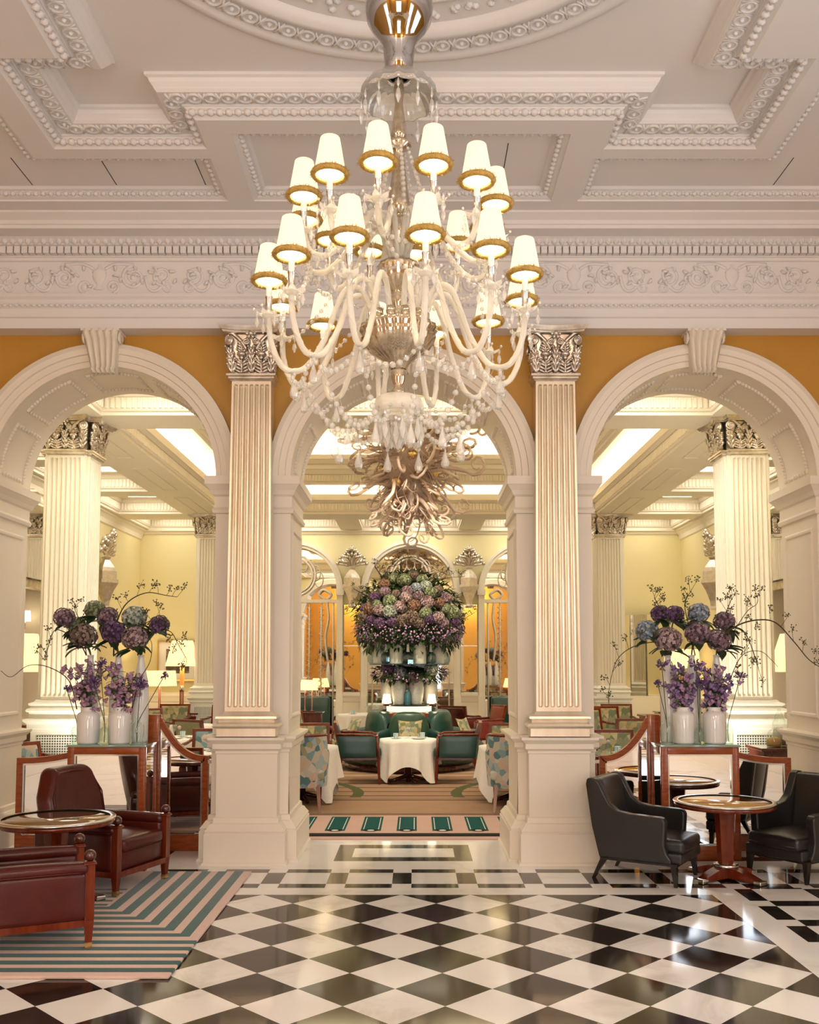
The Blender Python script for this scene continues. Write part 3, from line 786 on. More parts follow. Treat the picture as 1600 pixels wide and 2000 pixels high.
TAN = simple('tan_lacquer', (.30,.14,.035), .4)
m = Mat('brown_striped_cloth'); x, y, z = m.pos(); nn_ = m.noise(1, 3, .7, obj=False, stretch=(1, 26, .6)); m.set(col=m.ramp(nn_, [(.35, (.07,.035,.015)), (.5, (.22,.13,.06)), (.65, (.38,.26,.14))]), rough=.7); BAMB = m.m
for s in (-1, 1):
    q = MB(); q.box(min(s*(FX+.33), s*(FX+.35)), max(s*(FX+.33), s*(FX+.35)), 11.8, 14.9, 0, 2.9); struct('door_%d' % (1 if s < 0 else 2), q, TAN if s < 0 else BAMB)
    # upper lunette: silver scroll grille on mirror
    t = thing('arched_grille', 'silver scrollwork grille in the arched mirror on the %s side wall' % ('left' if s < 0 else 'right'), 'grille', (s*FX, 13.35, 2.88), group='side wall grilles')
    t.rotation_euler.z = PI/2*s
    g = MB(); g.flat([[(1.33*math.cos(PI*i/24), 1.33*math.sin(PI*i/24)) for i in range(25)]], lambda u, v: (u, -.24*0+.25, v)); g.build('mirror_pane', MIRROR, t)
    g = MB()
    for r in (1.3, .95, .55): g.tube([(r*math.cos(PI*i/30), .1, r*math.sin(PI*i/30)) for i in range(31)], .03, 6)
    for k in range(7):
        a = PI*(k+.5)/7
        for s2 in (-1, 1):
            pts = []
            for i in range(24):
                t_ = i/23; aa = a+s2*.12+s2*1.7*2*PI*t_; rr = .17*(1-.8*t_)
                pts.append((1.12*math.cos(a)+rr*math.cos(aa), .08, 1.12*math.sin(a)+rr*math.sin(aa)))
            g.tube(pts, .022, 5)
        g.tube(bez([(.1*math.cos(a), .08, .1*math.sin(a)), (.35*math.cos(a+.25), .06, .35*math.sin(a+.25)), (.6*math.cos(a-.2), .05, .6*math.sin(a-.2)), (.95*math.cos(a), .08, .95*math.sin(a))], 6), .025, 5)
        g.ball((.95*math.cos(a), .05, .95*math.sin(a)), .06, 8, 6)
    for k in range(-3, 4):
        g.tube(bez([(k*.2, .05, .05), (k*.2+.08, .0, .3), (k*.2-.05, .02, .55)], 6), .03, 5)
        g.ball((k*.2, .02, .6), .06, 8, 6); g.ball((k*.22, .02, .12), .07, 8, 6)
    g.box(-1.33, 1.33, .0, .14, -.12, 0)
    g.build('scrollwork', SILVERD, t)

# ---- back wall with three mirrored arches
BA = [(-2.42, .88), (.0, .90), (2.42, .88)]
bw = MB(); loops = [[(-FX, 0), (FX, 0), (FX, ZS+.1), (-FX, ZS+.1)]]
for c, r in BA: loops.append([(c-r, .02)]+[(c+r*math.cos(PI-PI*i/24), 3.2+r*math.sin(PI*i/24)) for i in range(25)]+[(c+r, .02)])
bw.flat(loops, lambda u, v: (u, FY, v)); struct('wall_back', bw, YELLOW)
bt = MB()
for c, r in BA:
    for o0, o1, pd in ((0,.06,.04),(.06,.13,.07)):
        P_ = [(c+(r+o0)*math.cos(PI*i/24), 3.2+(r+o0)*math.sin(PI*i/24)) for i in range(25)]; Q_ = [(c+(r+o1)*math.cos(PI*i/24), 3.2+(r+o1)*math.sin(PI*i/24)) for i in range(25)]
        for e_ in (P_, Q_): e_.insert(0, (e_[0][0], 0)); e_.append((e_[-1][0], 0))
        n = len(P_)
        bt.add([(p[0], FY-pd, p[1]) for p in P_]+[(p[0], FY-pd, p[1]) for p in Q_]+[(p[0], FY, p[1]) for p in Q_]+[(p[0], FY+.2, p[1]) for p in P_],
               [(i, i+1, n+i+1, n+i) for i in range(n-1)]+[(n+i, n+i+1, 2*n+i+1, 2*n+i) for i in range(n-1)]+[(i, i+1, 3*n+i+1, 3*n+i) for i in range(n-1)])
    for s in (-1, 1):
        xx_ = c+s*(r+.07); bt.box(xx_-.085, xx_+.085, FY-.1, FY, 3.08, 3.2)
        bt.box(xx_-.07, xx_+.07, FY-.09, FY, 0, 1.0)
    bt.box(c-.12, c+.12, FY-.14, FY, 3.2+r+.0, 3.2+r+.24)
for a, b in ((-FX,-3.45),(-1.4,-1.04),(1.04,1.4),(3.45,FX)):
    bt.sweep([(0,0),(.05,0),(.05,.2),(.02,.24),(.02,.86),(.04,.88),(.06,.95),(.09,1.0),(.09,1.06),(.0,1.07)], [(a, FY), (b, FY)], False)
bt.sweep([(0,ZS-.10),(.03,ZS-.09),(.05,ZS-.05),(.10,ZS-.03),(.10,ZS),(0,ZS)], [(-FX, FY), (FX, FY)], False)
struct('trim_9', bt, FOYER)
q = MB(); q.box(-FX-.6, FX+.6, FY+.5, FY+.6, 0, 5.2); struct('wall_beyond', q, YELLOW)
MIRB = Mat('warm_back_mirror').set(col=(.95,.91,.82), metal=1, rough=.02).m
for i, ((c, r), nm) in enumerate(zip(BA, ('left', 'middle', 'right'))):
    t = thing('arched_mirror', 'tall arched mirror with white tracery, %s of the three on the back wall' % nm, 'mirror', (c, FY+.12, 0), group='arched mirrors of the back wall')
    g = MB(); g.flat([[(-r, .02)]+[(r*math.cos(PI-PI*k/24), 3.2+r*math.sin(PI*k/24)) for k in range(25)]+[(r, .02)]], lambda u, v: (u, .03, v)); g.build('mirror_pane', MIRB, t)
    g = MB()
    for xb in (-.55, -.3, .3, .55):
        g.tube([(xb, 0, .05), (xb, 0, 2.95)], .012, 5)
        for k in range(24): g.tube([(xb-.05, 0, .2+k*.11), (xb+.05, 0, .255+k*.11), (xb-.05, 0, .31+k*.11)], .007, 4)
    g.box(-r, r, -.03, .02, 2.93, 3.0); g.tube([(-.8, 0, .05), (-.8, 0, 2.95)], .018, 5); g.tube([(.8, 0, .05), (.8, 0, 2.95)], .018, 5)
    for rr, cc in ((.42, 3.5), (.36, 3.5)):
        g.tube([(rr*math.cos(2*PI*k/32), -.01, cc+rr*math.sin(2*PI*k/32)) for k in range(32)], .022, 6, closed=True)
    for k in range(9):
        a = PI*(k+.5)/9
        g.tube([(.5*math.cos(a)+.09*math.cos(2*PI*q_/14), 0, 3.35+.42*math.sin(a)+.16*math.sin(2*PI*q_/14)) for q_ in range(14)], .01, 5, closed=True)
    for s in (-1, 1):
        for k in range(3):
            g.tube(bez([(s*.35, 0, .9-.0), (s*(.42), 0, .55), (s*.5, 0, .5), (s*.55, 0, .9)], 6), .012, 5)
        g.tube(bez([(s*.62, 0, 3.0), (s*.5, -.03, 3.1), (s*.6, -.04, 3.2), (s*.75, -.03, 3.1), (s*.66, 0, 3.0)], 5), .03, 6)
        g.tube(bez([(s*.66, 0, 3.0), (s*.7, -.03, 2.6), (s*.64, -.02, 2.2), (s*.69, 0, 1.7)], 6), .022, 6)
    g.build('tracery', PAINT, t)
for cx, nm in ((-1.21, 'left'), (1.21, 'right')):
    t = thing('panel_mirror', 'narrow panel mirror between the back arches, %s of the flower tower' % nm, 'mirror', (cx, FY, 0), group='narrow panel mirrors')
    g = MB(); g.box(-.17, .17, -.03, -.015, 1.08, 2.88); g.build('mirror_pane', MIRB, t)
    g = MB(); g.box(-.18, .18, -.035, -.01, 2.02, 2.035); g.build('joint_bar', STEEL, t)

# ---- shell-topped wall urns
def shell_urn(name, label, loc, rz, s):
    t = thing(name, label, 'wall urn', loc, rz, 'shell topped wall urns')
    g = MB(); g.lathe([(.05*s,-.42*s),(.09*s,-.40*s),(.06*s,-.36*s),(.07*s,-.28*s),(.13*s,-.12*s),(.19*s,-.02*s),(.20*s,0),(.20*s,.05*s),(.0,.06*s)], 4, (0,-.16*s,0), sm=False); g.build('bracket', SILVER, t)
    g = MB(); g.lathe([(.17*s,.05*s),(.17*s,.18*s),(.14*s,.24*s),(.08*s,.32*s),(.05*s,.36*s),(.08*s,.40*s),(.02*s,.42*s)], 4, (0,-.16*s,0), sm=False); g.build('pedestal', SILVER, t)
    g = MB()
    for row, (nn, r, zc) in enumerate(((7, .30, .44), (6, .24, .50), (5, .16, .60), (3, .08, .74))):
        for k in range(nn):
            a = PI*(.5+(k-(nn-1)/2)*.9/max(nn-1, 1)); e = (r*s*math.cos(a), -.14*s-.03*s*row, (zc+r*.9*math.sin(a))*s)
            b_ = (e[0]*.25, -.16*s, zc*s)
            g.tube(bez([b_, ((e[0]+b_[0])/2, -.20*s-.03*s*row, (e[2]+b_[2])/2), e], 5), [.02*s, .022*s]+[.026*s]*8+[.03*s], 6); g.ball((e[0], e[1]-.03*s, e[2]), .042*s, 7, 5)
    g.build('shell', SILVERD, t)
shell_urn('wall_urn', 'silver shell-topped wall urn between left and middle back arches', (-1.21, FY-.02, 3.24), 0, 1.0)
shell_urn('wall_urn', 'silver shell-topped wall urn between middle and right back arches', (1.21, FY-.02, 3.24), 0, 1.0)
shell_urn('wall_urn', 'gilt wall urn on the left side wall beyond the fluted pier', (-FX+.02, 17.0, 3.1), PI/2, 1.15)
shell_urn('wall_urn', 'gilt wall urn on the right side wall beyond the fluted pier', (FX-.02, 17.0, 3.1), -PI/2, 1.15)

# ---- square fluted piers of the foyer
capF = MB()
for k in range(4):
    capF.M = Matrix.Rotation(k*PI/2, 4, 'Z'); capital_face(capF, .192, .43, .26); capF.sweep(AST, U(.195, .26), False); abacus(capF, .20, .43, .26)
capF.M = None; capF.box(-.235, .235, -.235, .235, .0, .42); CAPF = capF.mesh('pier_capital', SILVERD)
shF = MB()
for k in range(4):
    shF.M = Matrix.Rotation(k*PI/2, 4, 'Z'); s_ = shaft_mb(.205, .192, 1.255, 4.02, 7, .26); shF.add(s_.v, s_.f)
shF.M = None; shF.box(-.235, .235, -.235, .235, 1.2, 4.02); SHF = shF.mesh('pier_shaft', SHAFT_F)
CREAMW = varied('ivory_pedestal_paint', (.86,.84,.75), (.89,.87,.79), 1, .45)
bF = MB(); bF.sweep([(o, z_+1.05) for o, z_ in BASE], [(-.255,-.255),(.255,-.255),(.255,.255),(-.255,.255)]); bF.flat([[(-.31,-.31),(.31,-.31),(.31,.31),(-.31,.31)]], lambda u, v: (u, v, 1.115)); BSF = bF.mesh('pier_base', CREAMW)
pF = MB(); pF.sweep(PED, [(-.29,-.29),(.29,-.29),(.29,.29),(-.29,.29)]); pF.flat([[(-.34,-.34),(.34,-.34),(.34,.34),(-.34,.34)]], lambda u, v: (u, v, 1.045)); PDF = pF.mesh('pier_pedestal', CREAMW)
gm = Mat('pierced_grille'); x, y, z = gm.pos(True)
hole_ = ((x/.028).frac().between(.18, .82))*((z/.028).frac().between(.18, .82))
gm.set(col=gm.mix(hole_, (.84,.84,.78), (.05,.06,.06)), rough=.5)
gF = MB(); gF.box(-.22, .22, -.305, -.292, .42, .86); GRF = gF.mesh('radiator_grille', gm.m)
for (px_, py_, lab) in ((-3.87, 10.93, 'near left, behind the left arch'), (3.88, 10.93, 'near right, behind the right arch'), (-3.76, 18.0, 'far left, at the back of the foyer'), (3.76, 18.0, 'far right, at the back of the foyer')):
    t = thing('fluted_pier', 'square ivory fluted pier with silver capital, '+lab, 'pillar', (px_, py_, 0), group='fluted piers of the foyer')
    inst(PDF, 'pedestal', t); inst(BSF, 'base', t); inst(SHF, 'shaft', t); inst(CAPF, 'capital', t, (0, 0, 4.018)); inst(GRF, 'radiator_grille', t)

# ---- foyer carpet
m = Mat('foyer_carpet'); x, y, z = m.pos()
PINK, BEIGE, TEAL, DARK = (.50,.33,.27), (.33,.205,.13), (.012,.085,.075), (.02,.013,.014)
n1 = m.noise(3, 4, .6, obj=False); n2 = m.noise(60, 2, .5, obj=False)
c = m.mix(n1, BEIGE, (.40,.26,.17))
def over(c, mask, col): return m.mix(mask, c, col)
c = over(c, y < 10.5, m.mix(n1, (.52,.34,.28), (.60,.42,.35)))
rx = ((x+.177+.17-.34*.5)/.352); fr_ = (x-.0165).fmod(.355)
rect = ((x-.0165+.1).fmod(.355) < .2)*y.between(9.52, 10.40)
c = over(c, rect, m.mix(n2, (.008,.06,.055), (.02,.11,.10)))
xr = (x-.0165+.1).fmod(.355)
lin = (xr.between(.022, .030)+xr.between(.17, .178))*y.between(9.62, 10.34)
c = over(c, lin.min(1), (.75,.70,.62))
ell = (((xr-.1)/.075)*((xr-.1)/.075)+((y-9.56)/.075)*((y-9.56)/.075))
c = over(c, (ell < 1)*(xr < .2), DARK); c = over(c, (ell < .22)*(xr < .2), (.75,.70,.62))
c = over(c, y.between(9.22, 9.40), DARK); c = over(c, y.between(9.33, 9.345), TEAL)
c = over(c, y.between(10.50, 10.54), DARK); c = over(c, y.between(10.60, 10.63), DARK)
c = over(c, y.between(11.64, 11.69), DARK); c = over(c, y.between(11.80, 11.82), DARK)
strp = ((y/.40).frac() < .13)*(y > 11.9); c = over(c, strp, (.07,.035,.025))
ax = x.abs()-2.35; r2 = (ax*ax+(y-12.2)*(y-12.2)).sqrt()
c = over(c, r2.between(1.66, 1.80)*(y > 11.9), (.10,.11,.05)); c = over(c, r2.between(1.25, 1.30)*(y > 11.9), (.10,.11,.05))
m.set(col=c, rough=.95, spec=.1); m.bump(n2, .3, .004)
k = MB(); k.box(-2.55, 2.55, 9.1, 19.0, 0, .012); o = k.build('foyer_carpet', m.m); tag(o, 'wide pink and brown patterned carpet running down the foyer', 'carpet')
# ================================================================ CRYSTAL CHANDELIER
CHX, CHY = .03, 4.10
ch = thing('crystal_chandelier', 'two-tier crystal chandelier with cream candle shades hanging in front of the middle arch', 'chandelier', (CHX, CHY, -.045))
SHADE = shade_mat('lit_silk_shade', (.48,.43,.33), (1.0,.90,.72), .25)
SHADEIN = emit('shade_glow', (1.0,.90,.68), 3.2)
GOLDF = varied('gold_fringe', (.30,.16,.03), (.58,.37,.09), 60, .7)
CANDLE = simple('ivory_candle_tube', (.88,.82,.68), .5, em=(1,.9,.7), ems=.25)
MERC = Mat('mirrored_vessel').set(col=(.46,.44,.43), metal=1, rough=.03).m
DISHG = glass('cut_glass_dish', (.97,.95,.90), .05, 1.5, .55, .22)
# stem from the ceiling
g = MB(); g.lathe([(.055,4.325),(.062,4.335),(.066,4.40),(.073,4.46),(.088,4.50),(.118,4.54),(.145,4.59),(.155,4.65),(.150,4.74),(.125,4.84),(.07,4.93),(.03,4.98)], 40, cap=False); g.build('silvered_vessel', MERC, ch)
g = MB(); g.cyl((0,0,4.93), (0,0,5.59), .018, n=12); g.lathe([(.10,5.595),(.09,5.555),(.03,5.53)], 24); g.build('ceiling_rod', STEEL, ch)
g = MB(); g.lathe([(.045,4.325),(.05,4.318),(.10,4.315),(.145,4.285),(.168,4.245),(.172,4.215),(.166,4.215),(.160,4.245),(.138,4.278),(.095,4.303),(.05,4.306)], 48, cap=False, flute=.05, fn=16); g.build('canopy_dish', DISHG, ch)
g = MB()
g.lathe([(.02,4.31),(.022,4.26),(.017,4.2),(.026,4.12),(.034,4.06),(.03,4.035),(.02,4.03),(.05,4.02),(.055,4.0),(.02,3.985),(.022,3.95),(.03,3.86),(.046,3.74),(.05,3.70),(.03,3.68)], 20, cap=False, flute=.05, fn=8)
g.build('upper_stem', AMBERG, ch)
g = MB(); g.lathe([(.03,3.68),(.055,3.65),(.066,3.61),(.060,3.57),(.04,3.545),(.045,3.53),(.03,3.51),(.028,3.46),(.035,3.44)], 20, cap=False); g.build('crackle_ball', AMBERG, ch)
g = MB(); g.lathe([(.086,3.45),(.09,3.455),(.088,3.44),(.08,3.40),(.06,3.355),(.035,3.335),(.03,3.32),(.045,3.30),(.03,3.27),(.028,3.22),(.05,3.21)], 24, cap=False, flute=.03, fn=12); g.build('middle_bowl', AMBERG, ch)
g = MB(); g.lathe([(.11,3.17),(.145,3.185),(.163,3.175),(.166,3.155),(.155,3.14),(.158,3.13),(.150,3.105),(.128,3.07),(.09,3.04),(.05,3.015),(.032,2.985)], 60, cap=False, flute=.045, fn=20)
for k in range(12):
    a = 2*PI*(k+.5)/12; g.cyl((.12*math.cos(a), .12*math.sin(a), 3.165), (.12*math.cos(a), .12*math.sin(a), 3.225), .02, n=8)
g.build('main_bowl', AMBERG, ch)
g = MB(); g.lathe([(.028,2.985),(.034,2.975),(.03,2.93),(.018,2.905),(.03,2.89),(.03,2.875),(.02,2.865)], 16, cap=False); g.build('lower_stem', AMBERG, ch)
g = MB(); g.lathe([(.02,2.865),(.06,2.87),(.095,2.855),(.108,2.825),(.108,2.785),(.102,2.785),(.102,2.82),(.09,2.845),(.06,2.858)], 40, cap=False, flute=.03, fn=8); g.build('bottom_dish', ARMGL, ch)
# shared arm furniture
def drop_mesh(L, w, name):
    d = MB(); d.lathe([(.002,0),(.004,-.006),(w*.55,-.012),(w*.5,-.02),(.002,-.026)], 6, sm=False)
    d.lathe([(.001,-.026),(w*.35,-.036),(w*.55,-L*.45),(w,-L*.72),(w*.45,-L*.9),(.001,-L)], 8, sm=False); return d.mesh(name, CRYSTAL)
def pear_mesh(L, w, name):
    d = MB(); d.ball((0,0,-.012), .010, 8, 5); d.lathe([(.002,-.024),(w*.3,-.03-L*.15),(w*.75,-.03-L*.5),(w,-.03-L*.75),(w*.8,-.03-L*.93),(w*.3,-.03-L),(.001,-.03-L*1.005)], 12, sm=False); return d.mesh(name, CRYSTAL)
DROP = drop_mesh(.075, .011, 'crystal_drop'); DROPL = drop_mesh(.13, .017, 'long_crystal_drop'); PEAR = pear_mesh(.085, .020, 'pear_drop')
d = MB(); n = 48
def pleat(r0, z0, r1, z1, mb, mi, amp): mb.lathe([(r0, z0), (r0+(r1-r0)*.33, z0+(z1-z0)*.33), (r0+(r1-r0)*.66, z0+(z1-z0)*.66), (r1, z1)], 64, cap=False, flute=amp, fn=32, mi=mi)
pleat(.066, 0, .040, .155, d, 0, .012); pleat(.063, .003, .038, .153, d, 1, 0)
d.lathe([(.040,.155),(.037,.157),(.012,.15)], 32, cap=False)
SHM = d.mesh('lamp_shade', [SHADE, SHADEIN])
d = MB(); d.tube([(.068*math.cos(2*PI*k/40), .068*math.sin(2*PI*k/40), 0) for k in range(40)], .012, 6, closed=True)
for k in range(520):
    a = rnd.uniform(0, 2*PI); b = rnd.uniform(0, 2*PI); L = rnd.uniform(.010, .019)
    c = Vector((.068*math.cos(a), .068*math.sin(a), 0)); e = Vector((math.cos(a)*math.cos(b), math.sin(a)*math.cos(b), math.sin(b)))
    t_ = Vector((-math.sin(a), math.cos(a), 0))*.0014
    s_ = c+e*.006; q = c+e*(.006+L); f_ = e.cross(t_).normalized()*.0014
    d.add([s_+t_, s_-t_, s_+f_, q], [(0,1,3),(1,2,3),(2,0,3)])
FRM = d.mesh('shade_fringe', GOLDF)
d = MB(); d.lathe([(.0125,.055),(.0125,.17),(.002,.172)], 14); CNM = d.mesh('candle_tube', CANDLE)
d = MB(); d.lathe([(.010,-.01),(.016,0),(.014,.008),(.014,.060),(.016,.062),(.016,.068),(.012,.068)], 14); SLM = d.mesh('candle_sleeve', STEEL)
d = MB()
d.lathe([(.012,-.018),(.022,-.012),(.03,.0),(.028,.004)], 16)
for k in range(6):
    a = 2*PI*k/6; u_ = Vector((math.cos(a), math.sin(a), 0)); w_ = Vector((-math.sin(a), math.cos(a), 0))
    d.grid(lambda u, v, u_=u_, w_=w_: u_*(.02+.045*v)+w_*((u-.5)*.034*math.sin(PI*min(1, .25+v*.9)))+Vector((0,0,-.004+.022*v*v)), 3, 5)
    d.ball(u_*.063+Vector((0,0,.02)), .006, 6, 4)
BOM = d.mesh('bobeche', ARMGL)
def arm(ang, pts, ztip, rt, name):
    t = MB(); c, s = math.cos(ang), math.sin(ang)
    pp = bez([(r*c, r*s, z) for r, z in pts], 9)
    # twisted glass rope arm
    t.tube(pp, .0125, 8); 
    n = len(pp); tw = []
    for i, p_ in enumerate(pp):
        tt = (pp[min(i+1, n-1)]-pp[max(i-1, 0)]).normalized(); nn = tt.cross(Vector((-s, c, 0))).normalized(); bb = Vector((-s, c, 0))
        a = i*.8; tw.append(p_+nn*.009*math.cos(a)+bb*.009*math.sin(a))
    t.tube(tw, .006, 5)
    o = t.build(name, ARMGL, ch)
    L = Vector((rt*c, rt*s, ztip))
    inst(SLM, 'candle_sleeve', o, L); inst(CNM, 'candle_tube', o, L); inst(BOM, 'bobeche', o, L-Vector((0,0,.012)), (0,0,ang))
    inst(SHM, 'lamp_shade', o, L+Vector((0,0,.135))); inst(FRM, 'shade_fringe', o, L+Vector((0,0,.138)))
    for k in range(4):
        a = ang+2*PI*k/4+.4; inst(DROP, 'crystal_drop', o, L+Vector((.055*math.cos(a), .055*math.sin(a), -.005)))
    l = bpy.data.lights.new('candle_bulb', 'POINT'); l.energy = CHW; l.color = (1.0,.80,.54); l.shadow_soft_size = .018
    b = bpy.data.objects.new('candle_bulb', l); COL.objects.link(b); b.location = Vector((CHX, CHY, -.045))+L+Vector((0,0,.195))
CHW = 4.4
low = [(.115,3.22),(.165,3.33),(.245,3.31),(.325,3.10),(.41,2.965),(.50,2.96),(.555,3.07),(.566,3.19)]
upp = [(.03,3.48),(.085,3.62),(.165,3.64),(.25,3.52),(.335,3.45),(.405,3.465),(.43,3.55)]
LOWA = [-PI/2+R(11.5+30*k) for k in range(12)]; UPA = [-PI/2+R(-10+30*k) for k in range(12)]
for a in LOWA: arm(a, low, 3.20, .566, 'lower_arm')
for a in UPA: arm(a, upp, 3.56, .43, 'upper_arm')
# pendants and bead garlands
def garland(p0, p1, sag, r, nb, name='bead_garland'):
    r *= 1.2
    b = MB(); p0 = Vector(p0); p1 = Vector(p1)
    b.tube([p0.lerp(p1, i/nb)-Vector((0,0,sag*4*(i/nb)*(1-i/nb))) for i in range(nb+1)], .0012, 3)
    for i in range(nb+1):
        t = i/nb; q = p0.lerp(p1, t)-Vector((0,0,sag*4*t*(1-t))); b.ball(q, r*(.8+.35*math.sin(PI*t)), 6, 4)
    return b.build(name, CRYSTAL, ch)
def pol(r, a, z): return (r*math.cos(a), r*math.sin(a), z)
for k, a in enumerate(LOWA):
    inst(PEAR, 'pear_drop', ch, pol(.455, a, 2.945)); 
    garland(pol(.43, a, 2.95), pol(.105, a, 2.80), .17, .0105, 14)
    inst(PEAR, 'pear_drop', ch, pol(.28, a+.0, 2.70))
    a2 = LOWA[(k+1) % 12]; garland(pol(.47, a, 2.945), pol(.47, a2, 2.945), .085, .0095, 9)
    garland(pol(.40, UPA[k], 3.44), pol(.53, a, 3.17), .03, .008, 10)
for k, a in enumerate(UPA):
    a2 = UPA[(k+1) % 12]; garland(pol(.40, a, 3.45), pol(.40, a2, 3.45), .06, .008, 8)
for k in range(8):
    a = 2*PI*k/8+.2
    inst(DROPL, 'long_crystal_drop', ch, pol(.10, a, 2.785)); inst(DROPL, 'long_crystal_drop', ch, pol(.055, a+.4, 2.77))
    garland(pol(.04, a, 4.0), pol(.15, a, 3.62), -.02, .008, 14)
for k in range(12):
    a = 2*PI*k/12; q = inst(DROP, 'crystal_drop', ch, pol(.168, a, 4.215), scale=(1.2,1.2,1.5))
    garland(pol(.083, a, 3.44), pol(.083, a+2*PI/12, 3.44), .03, .007, 5)
    q = inst(DROPL, 'long_crystal_drop', ch, pol(.17, a+.26, 3.62), scale=(.8,.8,.9))
inst(DROPL, 'long_crystal_drop', ch, (0,0,2.78), scale=(1.8,1.8,1.2))

# ================================================================ BLOWN GLASS TENDRIL CHANDELIER OF THE FOYER
TG = Mat('rose_amber_glass'); TG.set(col=(.62,.40,.27), rough=.1, spec=.8)
f_ = TG.noise(3); TG.set(col=TG.ramp(f_, [(.3, (.40,.27,.22)), (.7, (.74,.60,.53))]))
tb = TG.n('ShaderNodeBsdfTransparent'); tb.inputs[0].default_value = (.96,.88,.80,1); mx = TG.n('ShaderNodeMixShader'); mx.inputs[0].default_value = .3
TG.link(TG.p.outputs[0], mx.inputs[1]); TG.link(tb.outputs[0], mx.inputs[2]); TG.link(mx.outputs[0], TG.out.inputs['Surface']); TENDG = TG.m
tc = thing('glass_tendril_chandelier', 'rose amber blown glass chandelier of curling tendrils hanging in the foyer beyond the arch', 'chandelier', (.02, 14.3, 0))
g = MB(); g.lathe([(.02,5.78),(.03,5.3),(.35,5.25),(.50,5.0),(.40,4.6),(.22,4.2),(.02,3.98)], 20); g.build('core', TENDG, tc)
tv = []
for k in range(9):
    r_ = random.Random(k*5+2); t = MB(); pts = []; L = .55+.12*(k % 3); n = 26; amp = r_.uniform(.05, .10); ph = r_.uniform(0, 6); cur = r_.uniform(6, 11)*r_.choice((-1, 1))
    for i in range(n+1):
        v = i/n
        if v < .62: pts.append(Vector((v*L, amp*math.sin(v*7+ph)*v, amp*.8*math.cos(v*6+ph)*v)))
        else:
            b_ = pts[int(.62*n)]; w_ = (v-.62)/.38; a = w_*abs(cur)*.75; rr = .10*(1-.65*w_); sg = 1 if cur > 0 else -1
            pts.append(b_+Vector((rr*math.sin(a)+.04*w_, sg*.05*w_, sg*(rr*math.cos(a)-.10))))
    t.tube(pts, [.030*(1-.78*(i/n)**.8)+.003 for i in range(n+1)], 7); tv.append(t.mesh('glass_tendril', TENDG))
for k in range(98):
    v = (k+.5)/98; zz = 5.25-1.2*v; az = k*2.39996; rr = .62*(1-.75*v); el = .25-1.25*v**1.4+rnd.uniform(-.2,.2)
    o = inst(tv[k % 9], 'glass_tendril', tc, (rr*.6*math.cos(az), rr*.6*math.sin(az), zz)); sc_ = rnd.uniform(1.05, 1.6)*(1.1-.25*v)
    o.rotation_mode = 'QUATERNION'; dv_ = Vector((math.cos(az)*math.cos(el), math.sin(az)*math.cos(el), math.sin(el)))
    o.rotation_quaternion = dv_.to_track_quat('X', 'Z') @ Euler((rnd.uniform(0, 6), 0, 0)).to_quaternion(); o.scale = (sc_,)*3
st_ = MB()
for k in range(230):
    v = rnd.random(); zz = 5.2-1.25*v; az = rnd.uniform(0, 6.283); rr = .72*(1-.72*v); el = .1-1.2*v**1.3+rnd.uniform(-.4,.4); L = rnd.uniform(.25,.5); c0 = Vector((rr*.55*math.cos(az), rr*.55*math.sin(az), zz))
    d_ = Vector((math.cos(az)*math.cos(el), math.sin(az)*math.cos(el), math.sin(el))); u_ = d_.orthogonal().normalized(); u_.rotate(Matrix.Rotation(rnd.uniform(0,6), 3, d_)); pts = []; q_ = rnd.uniform(4, 8); sg = rnd.choice((-1,1))
    for i in range(15):
        w_ = i/14; pts.append(c0+d_*L*(w_ if w_ < .65 else .65+.22*math.sin((w_-.65)*q_))+u_*(.06*math.sin(w_*5)+(.10*sg*(1-math.cos((w_-.65)*q_)) if w_ > .65 else 0)))
    st_.tube(pts, [.017*(1-.8*i/14)+.002 for i in range(15)], 5)
o = st_.build('fine_tendrils', TENDG, tc); o['kind'] = 'stuff'
gb = MB(); 
for k in range(9):
    a = k*2.4; gb.ball((.42*math.cos(a), .42*math.sin(a), 4.9-.08*k), .075, 12, 8)
o = gb.build('glass_globes', BRASS, tc)
# ================================================================ LOBBY FURNITURE
def bev(o, w=.012, seg=3, wn=True):
    b = o.modifiers.new('bevel', 'BEVEL'); b.width = w; b.segments = seg; b.limit_method = 'ANGLE'; b.angle_limit = R(35)
    for p_ in o.data.polygons: p_.use_smooth = True
    if wn: n_ = o.modifiers.new('normals', 'WEIGHTED_NORMAL'); n_.keep_sharp = True
    return o
# ---- striped rug
m = Mat('striped_rug'); x, y, z = m.pos(True)
n2 = m.noise(90, 2, .6); n1 = m.noise(6, 4, .6)
r_ = x*-1; per = .128
outer = y < .66
t = outer*y+(1-outer)*(r_.min(y-.66+.0))
inner = (1-outer)*((r_ > .80)*(y > 1.42))
strp = ((t-.062)/per).frac() < .56
cut = (1-outer)*(r_.min(y-.66) > .80)
strp2 = ((y-1.46)/.11).frac() < .42
mask = strp*(t > .06)*(1-cut)+cut*strp2*(y < 1.95)*(r_ < 1.6)
m.set(col=m.mix(mask, m.mix(n1, (.62,.42,.34), (.70,.50,.41)), m.mix(n1, (.012,.062,.055), (.035,.125,.108))), rough=.95, spec=.1, sheen=.3)
m.bump(n2, .5, .006)
rg = MB(); rg.rbox((-1.45, 1.27, .009), (1.45, 1.27, .009), .008, 2, dv=2)
o = rg.build('striped_rug', m.m, loc=(-1.19, 5.13, 0)); tag(o, 'pink and teal striped rug under the oxblood armchairs, bottom left', 'rug')

